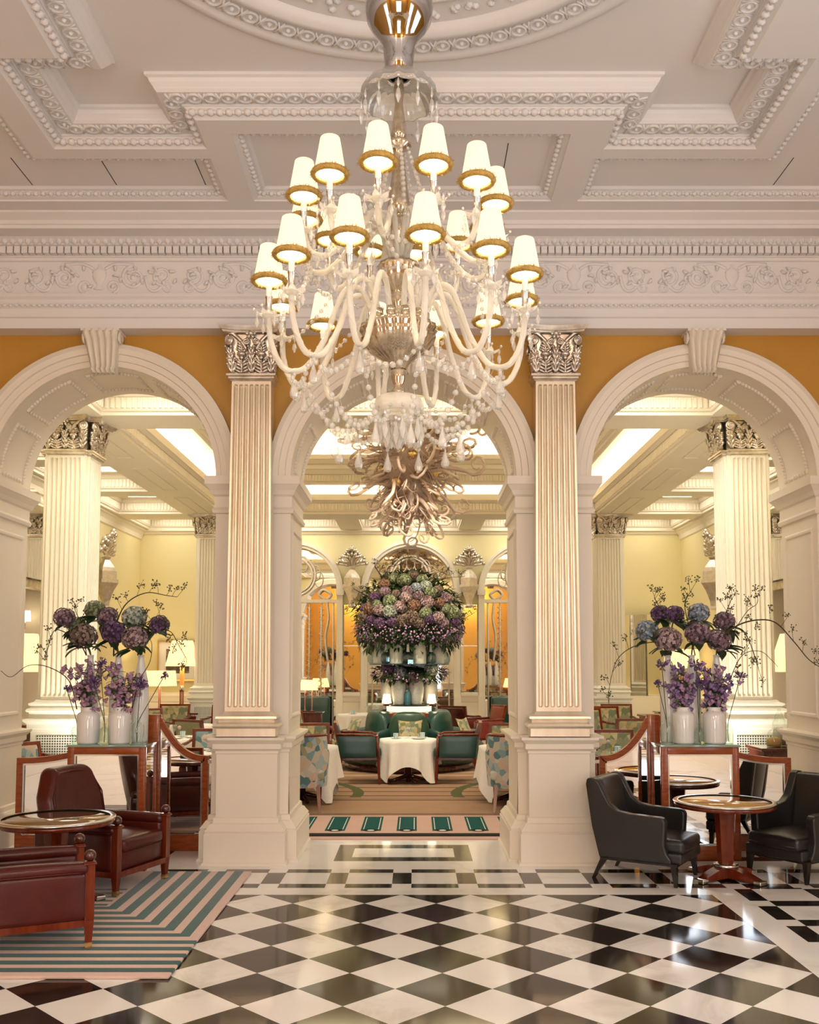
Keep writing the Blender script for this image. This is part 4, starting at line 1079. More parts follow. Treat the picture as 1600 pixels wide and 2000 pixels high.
# ---- oxblood club armchairs
def club_chair(loc, rz, label):
    t = thing('club_armchair', label, 'armchair', loc, rz, 'oxblood leather armchairs')
    for s, nm in ((-1, 'l'), (1, 'r')):
        g = MB(); g.taper((s*.295,-.36,.035), .018, .018, (s*.295,-.36,.16), .027, .027); g.taper((s*.295,-.36,.16), .027, .027, (s*.295,-.36,.475), .027, .027)
        g.box(s*.295-.036, s*.295+.036, -.396, -.324, .475, .487); g.box(s*.295-.03, s*.295+.03, -.39, -.33, .487, .494)
        lg = bev(g.build('front_leg', WOOD, t), .004, 2)
        q = MB(); q.ball((s*.295,-.36,.525), .034, 20, 14); q.build('ball_finial', WOODD, lg)
        q = MB(); q.taper((s*.295,-.36,0), .019, .019, (s*.295,-.36,.036), .0195, .0195); q.build('brass_ferrule', BRASS, lg)
        g = MB(); g.taper((s*.27,.36,0), .018, .018, (s*.28,.33,.17), .026, .026); g.build('rear_leg', WOOD, t)
        g = MB(); g.box(s*.295-.02, s*.295+.02, -.34, .34, .125, .165); g.build('side_rail', WOOD, t)
        g = MB(); g.rbox((s*.285, 0, .30), (.045, .345, .14), .03, 3); g.rbox((s*.285, -.01, .455), (.052, .345, .035), .032, 4, puff=(0,0,.008))
        am = g.build('arm', LEATHER, t)
        q = MB(); q.tube([(s*.336, -.33+.66*k/10, .437) for k in range(11)], .004, 5); q.build('piping', LEATHER, am)
    g = MB(); g.box(-.27, .27, -.385, -.345, .125, .165); g.build('front_rail', WOOD, t); g = MB(); g.box(-.27, .27, .31, .35, .125, .165); g.build('rear_rail', WOOD, t)
    g = MB(); g.rbox((0, -.02, .235), (.265, .345, .075), .025, 3, puff=(0,.012,0)); g.build('seat_base', LEATHER, t)
    g = MB(); g.rbox((0, -.06, .335), (.245, .325, .05), .035, 4, puff=(0,.01,.028)); c = g.build('seat_cushion', LEATHER, t)
    q = MB(); q.tube([(-.22,-.375,.372),(.22,-.375,.372)], .004, 5); q.tube([(-.22,-.375,.298),(.22,-.375,.298)], .004, 5); q.build('piping', LEATHER, c)
    def fn(p):
        w_ = 1 if p.z < .64 else 1-(p.z-.64)/.215*.36
        return (p.x*w_, p.y+(p.z-.3)*.20-.035*(p.x/.3)**2, p.z)
    g = MB(); g.rbox((0, .26, .54), (.305, .082, .315), .06, 5, puff=(0,.014,0), dv=14, fn=fn); g.build('backrest', LEATHER, t)
    q = MB(); pts = [(-.272,.40),(-.272,.645),(-.18,.812),(0,.824),(.18,.812),(.272,.645),(.272,.40)]
    q.tube([(a, .176+(b-.3)*.20-.035*(a/.3)**2, b) for a, b in pts], .005, 5); q.build('backrest_piping', LEATHER, t)
    return t
club_chair((-2.25, 7.25, .018), R(70.3), 'oxblood leather armchair with ball finials behind the round table, facing right')
club_chair((-2.235, 5.74, .018), R(115), 'oxblood leather armchair nearest the camera, seen from its side at bottom left')

# ---- round pedestal tables
def lobby_table(loc, label, topm, feet):
    t = thing('pedestal_table', label, 'table', loc, 0, 'round lobby tables')
    g = MB(); g.lathe([(.30,.535),(.372,.545),(.382,.555),(.382,.575),(.36,.578)], 64); tp = g.build('table_top', WOOD, t)
    g = MB(); g.lathe([(.352,.576),(.386,.576),(.39,.584),(.386,.592),(.350,.592)], 64, cap=False); g.build('metal_rim', STEEL, tp)
    g = MB(); g.lathe([(.354,.580),(.354,.591),(.001,.591)], 64); g.build('glass_inlay', topm, tp)
    g = MB(); g.lathe([(.06,.115),(.063,.14),(.078,.42),(.088,.535)], 8, sm=False); g.build('column', WOOD, t)
    g = MB(); g.lathe([(.085,.085),(.095,.09),(.095,.112),(.07,.118)], 32); g.build('collar', STEEL, t)
    for k in range(feet):
        a = 2*PI*k/feet+.62; g = MB(Matrix.Rotation(a, 4, 'Z'))
        g.grid(lambda u, v: (lambda x_, w_, h_: [(x_, -w_, .012*(1-0)), (x_, -w_, h_), (x_, w_, h_), (x_, w_, .012)][min(3, int(round(u*3)))])(.02+.27*v, .05-.012*v, .10-.065*v+.01*math.sin(PI*v)), 3, 8, sm=False)
        f = g.build('foot', WOOD, t)
        q = MB(Matrix.Rotation(a, 4, 'Z')); q.box(.27, .335, -.045, .045, 0, .034); bev(q.build('metal_toe', STEEL, f), .006, 2)
    return t
TOPA = simple('bronze_glass_top', (.26,.15,.06), .03, .25, coat=1, coatr=.02)
TOPB = simple('amber_glass_top', (.50,.27,.06), .04, .0, coat=1, coatr=.02)  # ochre base colour stands in for the gold wall reflected in the glass
lobby_table((-2.34, 6.58, .018), 'round pedestal table with glass top between the two oxblood armchairs', TOPA, 4)
lobby_table((2.505, 7.50, 0), 'round mahogany pedestal table between the two black leather chairs', TOPB, 4)

# ---- black leather tub chairs
def black_chair(loc, rz, label):
    t = thing('leather_tub_chair', label, 'armchair', loc, rz, 'black leather tub chairs')
    prof = [(.30,.165),(.36,.40),(.405,.72),(.395,.762),(.345,.77),(.30,.745),(.255,.655),(.215,.58),(.15,.53),(.05,.515),(-.19,.505),(-.215,.49),(-.222,.465),(-.21,.30),(-.23,.235),(-.26,.20),(-.26,.165)]
    for s in (-1, 1):
        g = MB(); g.prism(prof, lambda u, v, k, s=s: (s*(.215+.075*k), u, v), cap=True); o = bev(g.build('side_panel', BLACKL, t), .022, 4)
    def fn(p): return (p.x, p.y+(p.z-.17)*.185-.03*(p.x/.25)**2, p.z)
    g = MB(); g.rbox((0, .265, .46), (.235, .055, .30), .04, 4, puff=(0,.012,.0), dv=8, fn=fn); g.build('backrest', BLACKL, t)
    g = MB(); g.rbox((0, -.05, .285), (.232, .29, .055), .035, 4, puff=(0,.012,.022), dv=6); c = g.build('seat_cushion', BLACKL, t)
    q = MB(); q.tube([(-.2,-.345,.27),(.2,-.345,.27)], .004, 5); q.build('piping', BLACKL, c)
    g = MB(); g.rbox((0, -.03, .205), (.255, .30, .04), .015, 3); g.build('seat_base', BLACKL, t)
    g = MB(); g.box(-.27, .27, -.30, .30, .15, .17); g.build('seat_rail', EBONY, t)
    for sx in (-1, 1):
        g = MB(); g.taper((sx*.255,-.285,0), .012, .012, (sx*.25,-.27,.165), .024, .024); g.build('front_leg', EBONY, t)
        g = MB(); g.taper((sx*.25,.36,0), .012, .012, (sx*.245,.27,.165), .024, .024); g.build('rear_leg', EBONY, t)
    return t
black_chair((1.925, 7.55, 0), R(58), 'black leather tub chair left of the mahogany table, back to the pier')
black_chair((3.13, 7.64, 0), R(-56.4), 'black leather tub chair at the right edge, facing the mahogany table')
# ================================================================ MIRRORED SCREENS
def rectframe(g, path, w, d, yc, fn=None, mi=0):
    g.sweep([(0,-d),(-w,-d),(-w,d),(0,d),(0,-d)], path, True, lambda x_, y_, z_: (x_, yc+z_, y_), mi)
TOPZ = .965
def screen(s, side):
    t = thing('mirrored_screen', 'mahogany mirrored screen and flower plinth in the %s arch' % side, 'screen', (0, 0, 0), 0, 'mirrored screens')
    x0, x1 = (2.19, 2.85)
    fx = lambda a: s*a
    B_ = MB()
    # plinth box posts and rails
    def bx(a, b, c, d, e, f, mb, mi=0): mb.box(min(fx(a), fx(b)), max(fx(a), fx(b)), c, d, e, f, mi)
    for a in (x0, x1-.055):
        bx(a, a+.055, 8.16, 8.215, 0, .945, B_); bx(a, a+.055, 8.50, 8.555, 0, .945, B_)
    for yy0, yy1 in ((8.16, 8.2), (8.515, 8.555)):
        bx(x0+.054, x1-.054, yy0, yy1, .885, .944, B_); bx(x0+.054, x1-.054, yy0, yy1, .0, .12, B_)
    for a in (x0+.001, x1-.041): bx(a, a+.04, 8.214, 8.501, .885, .944, B_); bx(a, a+.04, 8.214, 8.501, 0, .12, B_)
    o = bev(B_.build('plinth_frame', WOODL, t), .004, 2, False)
    q = MB(); bx(x0+.05, x1-.05, 8.185, 8.195, .11, .89, q); q.build('front_mirror', MIRROR, t)
    q = MB(); bx(x0+.012, x0+.02, 8.21, 8.51, .11, .89, q); q.build('side_mirror', MIRROR, t); q = MB(); bx(x1-.02, x1-.012, 8.21, 8.51, .11, .89, q); q.build('side_mirror', MIRROR, t)
    q = MB()
    path = [(x0+.055, .12), (x1-.055, .12), (x1-.055, .885), (x0+.055, .885)]
    rectframe(q, [(fx(a), b) for a, b in path][::s], -.014 if False else .014, .008, 8.178); q.build('silver_bead', STEEL, t)
    q = MB(); bx(x0-.01, x1+.01, 8.15, 8.565, .945, TOPZ, q); bev(q.build('glass_top', PLATE, t), .003, 2, False)
    # inner wing (towards the middle arch)
    top = [(2.27,1.19),(2.19,1.185),(2.165,1.165)]+[(2.165-.39*(k/14), .835+.33*(1-(k/14))**2.2) for k in range(1, 15)]+[(1.745,.832)]
    path = [(1.745, 0), (2.27, 0)]+top[:-1]+[top[-1]]
    def wing(path, yc, name):
        P_ = [(fx(a), b) for a, b in path]
        ar = sum(P_[i-1][0]*P_[i][1]-P_[i][0]*P_[i-1][1] for i in range(len(P_)))
        if ar < 0: P_.reverse()
        g = MB(); rectframe(g, P_, .05, .028, yc); lo = min(p_[0] for p_ in P_); hi = max(p_[0] for p_ in P_)
        g.box(lo+.002, hi-.002, yc-.031, yc+.031, .002, .14); w_ = g.build(name+'_frame', WOODL, t); w_.data.polygons.foreach_set('use_smooth', [False]*len(w_.data.polygons))
        inn = offset(P_, -.048)
        q = MB(); q.flat([inn], lambda u, v: (u, yc-.004, v)); q.flat([inn], lambda u, v: (u, yc+.004, v)); q.build(name+'_mirror', MIRROR, w_)
        q = MB(); q.sweep([(0,-.012),(-.016,-.012),(-.016,0)], offset(P_, -.05), True, lambda a, b, c: (a, yc+c-.006, b)); q.build('silver_bead', STEEL, w_)
    wing(path, 8.60, 'inner_wing')
    q = MB(); bx(2.175, 2.285, 8.565, 8.64, 0, 1.20, q); bev(q.build('tall_post', WOODL, t), .006, 2, False)
    top = [(3.45,.815),(3.30,.818)]+[(3.30-.45*(k/8), .82+.08*(k/8)**1.6) for k in range(1, 9)]
    wing([(2.80, 0), (3.45, 0)]+top+[(2.80, .905)], 8.60, 'outer_wing')
    return t
PLATE = Mat('green_plate_glass').set(col=(.22,.34,.28), rough=.03, spec=.8, coat=1).m
screen(-1, 'left'); screen(1, 'right')

# ================================================================ VASES
JAR = MB().lathe([(.075,0),(.09,.006),(.095,.02),(.096,.24),(.088,.262),(.066,.275),(.058,.285),(.058,.305),(.062,.315),(.055,.315),(.05,.30)], 32, cap=False).lathe([(.001,.001),(.075,0)], 32, cap=False).mesh('ceramic_jar', WHITEG)
TALL = MB().lathe([(.001,0),(.066,0),(.072,.01),(.074,.36),(.072,.44),(.058,.555),(.036,.66),(.025,.73),(.029,.765),(.024,.765),(.02,.72)], 32, cap=False).mesh('bottle_vase', WHITEG)
def bottle(r, h, mt, name): return MB().lathe([(.001,.003),(r*.9,.0),(r,.01),(r,h*.62),(r*.86,h*.74),(r*.36,h*.82),(r*.32,h*.95),(r*.45,h*.97),(r*.45,h),(r*.26,h)], 24, cap=False).mesh(name, mt)
BOT = bottle(.058, .235, CLEARG, 'glass_bottle'); BOTS = bottle(.042, .18, GREENG, 'glass_bottle')
def put(me, name, loc, label, cat, group=None, sc_=1):
    o = inst(me, name, None, loc, scale=(sc_,)*3); return tag(o, label, cat, group)
def X_at(px, Y): return (px-PX)*Y*CP*.99/F+AX
jarsL = [X_at(170, 8.3), X_at(231, 8.3)]; jarsR = [X_at(1338, 8.3), X_at(1398, 8.3)]
put(JAR, 'ceramic_jar', (jarsL[0], 8.29, TOPZ), 'left white ceramic jar of bellflowers on the left screen plinth', 'vase', 'white jars')
put(JAR, 'ceramic_jar', (jarsL[1], 8.29, TOPZ), 'right white ceramic jar of bellflowers on the left screen plinth', 'vase', 'white jars')
put(JAR, 'ceramic_jar', (jarsR[0], 8.29, TOPZ), 'left white ceramic jar of bellflowers on the right screen plinth', 'vase', 'white jars')
put(JAR, 'ceramic_jar', (jarsR[1], 8.29, TOPZ), 'right white ceramic jar of bellflowers on the right screen plinth', 'vase', 'white jars')
tallL = [X_at(p_, 8.45) for p_ in (169, 224, 269)]; tallR = [X_at(p_, 8.45) for p_ in (1311, 1358, 1407)]
for xs, side in ((tallL, 'left'), (tallR, 'right')):
    for x_, w_ in zip(xs, ('leftmost', 'middle', 'rightmost')):
        put(TALL, 'bottle_vase', (x_, 8.47, TOPZ), '%s tall white bottle vase of hydrangeas on the %s screen' % (w_, side), 'vase', 'tall white bottle vases')
botsL = [(X_at(144, 8.3), 8.33, BOTS, 'small green glass bottle behind the left jar, left screen'), (X_at(200.5, 8.2), 8.205, BOTS, 'small green glass bottle between the two white jars, left screen'), (X_at(266, 8.25), 8.24, BOT, 'clear glass bottle with a green stem at the right end, left screen')]
botsR = [(X_at(1305, 8.25), 8.24, BOT, 'clear glass bottle with crossed stems at the left end, right screen'), (X_at(1369, 8.2), 8.205, BOTS, 'small green glass bottle between the two white jars, right screen'), (X_at(1428, 8.3), 8.33, BOTS, 'small glass bottle behind the right jar, right screen')]
for x_, y_, me, lab in botsL+botsR: put(me, 'glass_bottle', (x_, y_, TOPZ), lab, 'bottle', 'glass bottles on the screens')

# ================================================================ FLOWERS
def petal_mats(name, cols): return [simple('%s_petal_%s' % (name, q), c, .7, sheen=.2) for q, c in zip(('light','mid','dark'), cols)]
HC = {
 'mauve': petal_mats('mauve', ((.34,.23,.27),(.21,.12,.155),(.11,.055,.075))),
 'purple': petal_mats('purple', ((.18,.085,.20),(.10,.038,.115),(.04,.015,.05))),
 'green': petal_mats('green', ((.36,.39,.24),(.22,.26,.13),(.10,.13,.05))),
 'blue': petal_mats('blue', ((.42,.47,.54),(.26,.31,.42),(.16,.20,.18))),
 'pink': petal_mats('pink', ((.47,.35,.35),(.32,.20,.21),(.17,.09,.10))),
 'brown': petal_mats('brown', ((.27,.20,.15),(.16,.105,.08),(.08,.045,.035))),
 'silver': petal_mats('silver', ((.56,.59,.52),(.38,.42,.34),(.20,.24,.17))),
 'russet': petal_mats('russet', ((.32,.17,.10),(.22,.10,.06),(.11,.045,.03)))}
def hydrangea(r, nf, key, seed, nm='flower_head'):
    q = random.Random(seed); g = MB(); g.ball((0,0,0), r*.82, 14, 10, 2, sz=.9)
    for k in range(nf):
        z_ = 1-2*(k+.5)/nf*.93; a = k*2.39996+q.uniform(-.2,.2); rr = math.sqrt(max(0, 1-z_*z_))
        n = Vector((rr*math.cos(a), rr*math.sin(a), z_*.92)); c = n*r*q.uniform(.92, 1.02); n.normalize()
        n = (n+Vector((q.uniform(-.3,.3), q.uniform(-.3,.3), q.uniform(-.2,.3)))).normalized()
        t_ = n.orthogonal().normalized(); t_.rotate(Matrix.Rotation(q.uniform(0, 6), 3, n)); b_ = n.cross(t_); w = r*q.uniform(.125, .185); mi = q.choice((0,0,1,1,2))
        for j in range(4):
            u = t_ if j == 0 else b_ if j == 1 else -t_ if j == 2 else -b_; v = n.cross(u)
            g.add([c-n*w*.2, c+u*w*.55+v*w*.5+n*w*.12, c+u*w*1.1+n*w*.05, c+u*w*.55-v*w*.5+n*w*.12], [(0,1,2,3)], mi, True)
    return g.mesh(nm, HC[key])
HEADS = {k: hydrangea(.1, 190, k, i+3) for i, k in enumerate(HC)}
LEAFM = [simple('hydrangea_leaf', (.022,.05,.014), .45), simple('young_leaf', (.07,.12,.03), .5)]
def leafgeo(g, L, w, mi=0, M=None):
    def fn(u, v):
        a = u*2-1; ww = w*math.sin(PI*min(1, v**.8))*(1-.1*v); p_ = Vector((a*ww, -.12*L*v*v*1.5+abs(a)*w*.25, 0)); p_ = Vector((a*ww, L*v, abs(a)*w*.25-.35*L*v*v))
        return M @ p_ if M else p_
    g.grid(fn, 4, 8, mi=mi)
lg_ = MB(); leafgeo(lg_, .13, .042); LEAF = lg_.mesh('leaf', LEAFM[0])
STEM = simple('green_stem', (.06,.10,.025), .6); TWIG = simple('dark_twig', (.045,.03,.015), .7); BERRY = simple('olive_berry', (.10,.09,.025), .5)
def hyd_stem(base, head, r, key, label, nl=3, seed=0, group='hydrangeas on the screens'):
    q = random.Random(seed); t = thing('cut_hydrangea', label, 'flower', base, 0, group); d = Vector(head)-Vector(base)
    h_ = inst(HEADS[key], 'flower_head', t, d, (q.uniform(-.3,.3), q.uniform(-.3,.3), q.uniform(0,6)), (r/.1,)*3)
    g = MB(); g.tube(bez([(0,0,-.25), (0,0,.02), (d.x*.5, d.y*.5, d.z*.6), tuple(d)], 6), .006, 6); g.build('stem', STEM, t)
    for k in range(nl):
        a = q.uniform(0, 6.28) if k else q.uniform(2.2, 4.1); p_ = Vector((d.x*.85+r*.4*math.cos(a+1.57), d.y*.85-.02+r*.4*math.sin(a+1.57), d.z-r*q.uniform(.5,1.0))); inst(LEAF, 'leaf', t, p_, (q.uniform(-.5,.3), q.uniform(-.2,.2), a), (q.uniform(.8,1.15),)*3)
def W8(px, py, Y=8.42): return at(px, py, Y)
neckL = [(x_, 8.47, TOPZ+.74) for x_ in tallL]; neckR = [(x_, 8.47, TOPZ+.74) for x_ in tallR]
hl = [(126,1207,20,'mauve',0,8.42,'mauve hydrangea at the far left of the left bouquet'),(150,1222,18,'green',0,8.50,'yellow-green hydrangea tucked behind, left of the left bouquet'),
 (186,1192,20,'green',1,8.50,'pale green hydrangea at the top of the left bouquet'),(211,1204,19,'mauve',1,8.44,'dusty mauve hydrangea just above the deep purple one, left bouquet'),
 (263,1206,23,'silver',2,8.46,'silvery green hydrangea at the upper right of the left bouquet'),(311,1220,19,'purple',2,8.44,'dark purple hydrangea at the far right of the left bouquet'),
 (163,1243,25,'brown',0,8.36,'large brownish hydrangea at lower left of the left bouquet'),(222,1235,23,'purple',1,8.34,'deep purple hydrangea at the centre of the left bouquet'),(263,1247,24,'pink',2,8.34,'large pink hydrangea at lower right of the left bouquet')]
hr = [(1264,1232,21,'blue',0,8.42,'powder blue hydrangea at the far left of the right bouquet'),(1290,1199,18,'purple',0,8.46,'dark purple hydrangea at upper left of the right bouquet'),(1318,1200,18,'purple',0,8.52,'purple hydrangea behind twigs, top of the right bouquet'),
 (1365,1197,20,'blue',1,8.48,'blue-green hydrangea at the top of the right bouquet'),(1415,1214,20,'mauve',2,8.46,'mauve hydrangea at the upper right of the right bouquet'),
 (1305,1249,25,'pink',0,8.34,'large pink hydrangea at lower left of the right bouquet'),(1363,1237,23,'mauve',1,8.36,'rusty mauve hydrangea at the centre of the right bouquet'),(1405,1251,22,'mauve',2,8.34,'purplish mauve hydrangea at lower right of the right bouquet')]
for i, (px, py, r_, key, vi, Y, lab) in enumerate(hl): hyd_stem(neckL[vi], at(px, py, Y), r_*8.4/1861*1.05, key, lab, 8, i)
for i, (px, py, r_, key, vi, Y, lab) in enumerate(hr): hyd_stem(neckR[vi], at(px, py, Y), r_*8.4/1861*1.05, key, lab, 8, i+20)
# berry branches
def branch(pts, label, twigs, seed, r0=.006, base=None, group='berry branches', up=True, leafy=False):
    q = random.Random(seed); P_ = bez(pts, 7); o_ = P_[0].copy(); P_ = [p_-o_ for p_ in P_]
    g = MB(); n = len(P_); g.tube(P_, [r0*(1-.75*i/n)+.0012 for i in range(n)], 6); b = g
    for k in range(twigs):
        i = int(n*(.25+.73*k/max(1, twigs-1))); i = min(i, n-1); c = P_[i]
        d = Vector((q.uniform(-.6,.6), q.uniform(-.5,.3), q.uniform(.5,1) if up else q.choice((-1,1))*q.uniform(.4,1))).normalized(); L = q.uniform(.07, .14)
        m_ = c+d*L*.6+Vector((q.uniform(-.02,.02), 0, .01)); e = c+d*L; g.tube(bez([c, m_, e], 3), .0018, 4)
        for j in range(11):
            f_ = m_.lerp(e, q.uniform(0, 1.2))+Vector((q.uniform(-.03,.03), q.uniform(-.03,.03), q.uniform(-.02,.03))); g.tube([m_.lerp(e, .5), f_], .001, 3)
            b.ball(f_, q.uniform(.0045, .0075), 6, 4, 1)
    o = g.build('berry_branch', [TWIG, BERRY]); o.location = o_; tag(o, label, 'branch', group)
V = lambda l, Y=8.4: [at(a, b, Y) for a, b in l]
branch([at(222,1280,8.47)]+V([(226,1225),(246,1180),(285,1158),(325,1163),(346,1166)]), 'long berry branch arching up to the right above the left bouquet', 9, 1)
branch([at(169,1280,8.47)]+V([(150,1250),(110,1230),(96,1258),(88,1290)]), 'berry branch drooping left over the fluted pier, left bouquet', 8, 2, .004, up=False)
branch([at(269,1280,8.47)]+V([(290,1240),(330,1232),(350,1262),(365,1288)]), 'berry branch drooping right toward the lamp, left bouquet', 10, 3, .004, up=False)
branch([at(269,1280,8.47)]+V([(280,1225),(298,1210),(312,1200)]), 'short berry sprig above the silvery hydrangea, left bouquet', 5, 4, .004)
branch([at(169,1280,8.47)]+V([(160,1220),(150,1200),(145,1186)]), 'short berry sprig between the two left hydrangeas, left bouquet', 5, 5, .003)
branch([at(150,1385,8.35)]+V([(135,1330),(95,1303),(55,1300)], 8.25)+[at(22,1322,8.06), at(2,1310,8.02)], 'bare curling tendril sweeping left from the bellflowers, left bouquet', 0, 6, .0035)
branch([at(258,1385,8.35)]+V([(272,1330),(293,1292),(296,1255),(285,1245)], 8.3), 'bare looping tendril on the right of the left bouquet', 0, 7, .003)
branch([at(1407,1280,8.47)]+V([(1412,1245),(1440,1222),(1478,1211),(1515,1216)], 8.25)+[at(1550,1252,8.12), at(1580,1288,8.02), at(1606,1305,7.98)], 'long dark berry branch arching right across the outer pier, right bouquet', 9, 8, .007, up=False)
branch([at(1407,1280,8.47)]+V([(1420,1232),(1450,1230),(1470,1268),(1483,1310)], 8.35), 'berry branch drooping down the fluted pier, right bouquet', 10, 9, .004, up=False)
branch([at(1311,1280,8.47)]+V([(1290,1255),(1240,1262),(1205,1290),(1190,1345),(1189,1375)], 8.35), 'long thin berry branch drooping left, right bouquet', 8, 10, .004)
branch([at(1311,1280,8.47)]+V([(1305,1215),(1285,1180),(1278,1168)]), 'berry sprig rising at upper left, right bouquet', 8, 11, .004)
branch([at(1358,1280,8.47)]+V([(1345,1220),(1338,1180),(1352,1150)]), 'tallest berry sprig rising at the top, right bouquet', 9, 12, .004)
branch([at(1407,1280,8.47)]+V([(1415,1210),(1425,1180),(1430,1168)]), 'berry sprig rising before the fluted pier, right bouquet', 8, 13, .004)
branch([at(1407,1280,8.47)]+V([(1455,1200),(1478,1180),(1480,1165)]), 'berry sprig at the far side of the pier shaft, right bouquet', 6, 14, .003)
branch([at(1405,1385,8.35)]+V([(1425,1330),(1450,1280),(1485,1272),(1508,1290),(1520,1303)], 8.3), 'bare thin tendril arching over the right pier base, right bouquet', 1, 15, .003)
# bellflowers
BELLM = [simple('lilac_bell', (.44,.25,.43), .6), simple('pink_bell', (.55,.33,.42), .6), simple('violet_bell', (.25,.15,.36), .6)]
def bellmesh(mt):
    g = MB(); g.lathe([(.001,0),(.008,-.002),(.013,-.012),(.014,-.024),(.019,-.033),(.023,-.036),(.018,-.033),(.012,-.022),(.001,-.010)], 10, cap=False); g.ball((0,0,.001), .006, 6, 4, 1); return g.mesh('bell_flower', [mt, STEM])
BELLS = [bellmesh(m_) for m_ in BELLM]
sl = MB(); leafgeo(sl, .055, .012); SLEAF = sl.mesh('leaf', LEAFM[1])
def bell_stem(base, tip, kinds, label, seed, nb=15):
    q = random.Random(seed); t = thing('cut_bellflower', label, 'flower', base, 0, 'bellflowers in the white jars'); d = Vector(tip)-Vector(base)
    P_ = bez([(0,0,-.2), (0,0,0), (d.x*.4, d.y*.4, d.z*.55), tuple(d)], 6); g = MB(); g.tube(P_, .0035, 5); g.build('stem', STEM, t)
    for k in range(nb):
        f_ = .36+.66*k/nb; i = min(len(P_)-1, int(f_*len(P_))); a = k*2.4+q.uniform(-.5,.5); rr = q.uniform(.03, .075)*(1.1-.4*k/nb)
        p_ = P_[i]+Vector((rr*math.cos(a), rr*math.sin(a), .012))
        inst(BELLS[q.choice(kinds)], 'bell_flower', t, p_, (q.uniform(-.5,.5)+.7*math.sin(a), q.uniform(-.3,.3)-.9*math.cos(a), q.uniform(0,6)), (q.uniform(.8,1.2),)*3)
    for k in range(20):
        i = q.randrange(4, len(P_)-2); inst(SLEAF, 'leaf', t, P_[i], (q.uniform(-.3,.6), 0, q.uniform(0,6)), (q.uniform(.9,1.4),)*3)
tipsL = [((128,1302),0),((150,1298),0),((172,1290),0),((190,1310),0),((165,1335),0),((140,1340),0),((205,1300),1),((225,1296),1),((247,1318),1),((268,1315),1),((280,1335),1),((235,1335),1),((212,1340),1),((258,1340),1)]
tipsR = [((1312,1292),0),((1330,1300),0),((1345,1315),0),((1322,1325),0),((1352,1335),0),((1306,1335),0),((1362,1290),1),((1382,1305),1),((1402,1300),1),((1420,1315),1),((1432,1330),1),((1392,1332),1),((1375,1325),1),((1412,1340),1)]
for i, ((px, py), v_) in enumerate(tipsL): bell_stem((jarsL[v_]+rnd.uniform(-.03,.03), 8.29+rnd.uniform(-.03,.03), TOPZ+.30), at(px, py, 8.29+.05*math.sin(i*3)), (0,1,1), 'lilac-pink bellflower stem in the %s jar of the left screen' % ('left' if v_ == 0 else 'right'), i+50)
for i, ((px, py), v_) in enumerate(tipsR): bell_stem((jarsR[v_]+rnd.uniform(-.03,.03), 8.29+rnd.uniform(-.03,.03), TOPZ+.30), at(px, py, 8.29+.05*math.sin(i*3)), (0,0,2), 'violet bellflower stem in the %s jar of the right screen' % ('left' if v_ == 0 else 'right'), i+90)
# agapanthus
AGM = simple('agapanthus_violet', (.13,.06,.20), .6)
def agap(base, tip, label, seed, r=.05):
    q = random.Random(seed); t = thing('cut_agapanthus', label, 'flower', base, 0, 'agapanthus in the glass bottles'); d = Vector(tip)-Vector(base)
    g = MB(); g.tube(bez([(0,0,-.15), (0,0,0), (d.x*.5, d.y*.5, d.z*.52), tuple(d)], 6), .0035, 5); g.build('stem', STEM, t); h_ = MB()
    for k in range(34):
        e = Vector((q.gauss(0,1), q.gauss(0,1), q.gauss(.35,.9))).normalized(); L = r*q.uniform(.7, 1.15); h_.tube([d, d+e*L*.6, d+e*L], [.0012, .002, .0055], 5)
        for j in range(3): f_ = e.orthogonal(); f_.rotate(Matrix.Rotation(j*2.1, 3, e)); h_.tube([d+e*L*.95, d+e*L*1.12+f_*L*.16], [.004, .0012], 4)
    h_.build('flower_head', AGM, t)
bl = [Vector((b[0], b[1], TOPZ+.17)) for b in botsL]; br = [Vector((b[0], b[1], TOPZ+.17)) for b in botsR]
agap(bl[1], at(196,1298,8.2), 'dark violet agapanthus at the top of the left bellflowers', 1, .055); agap(bl[1], at(184,1333,8.15), 'dark violet agapanthus in the middle of the left bellflowers', 2, .06)
agap(bl[2], at(275,1335,8.2), 'violet agapanthus at the right of the left bellflowers', 3, .055); agap(bl[2], at(321,1320,8.2), 'small agapanthus leaning far right of the left bouquet', 4, .035); agap(bl[0], at(130,1345,8.25), 'thin agapanthus bud at the far left of the left bellflowers', 5, .025)
agap(br[0], at(1293,1300,8.2), 'violet agapanthus at the far left of the right bellflowers', 6, .05); agap(br[0], at(1285,1335,8.25), 'second agapanthus below at the far left of the right bellflowers', 7, .03)
agap(br[1], at(1368,1335,8.15), 'dark violet agapanthus in the middle of the right bellflowers', 8, .055); agap(br[2], at(1446,1323,8.25), 'violet agapanthus leaning right beyond the right jar', 9, .055); agap(br[1], at(1360,1300,8.2), 'dark violet agapanthus at the top of the right bellflowers', 10, .05)
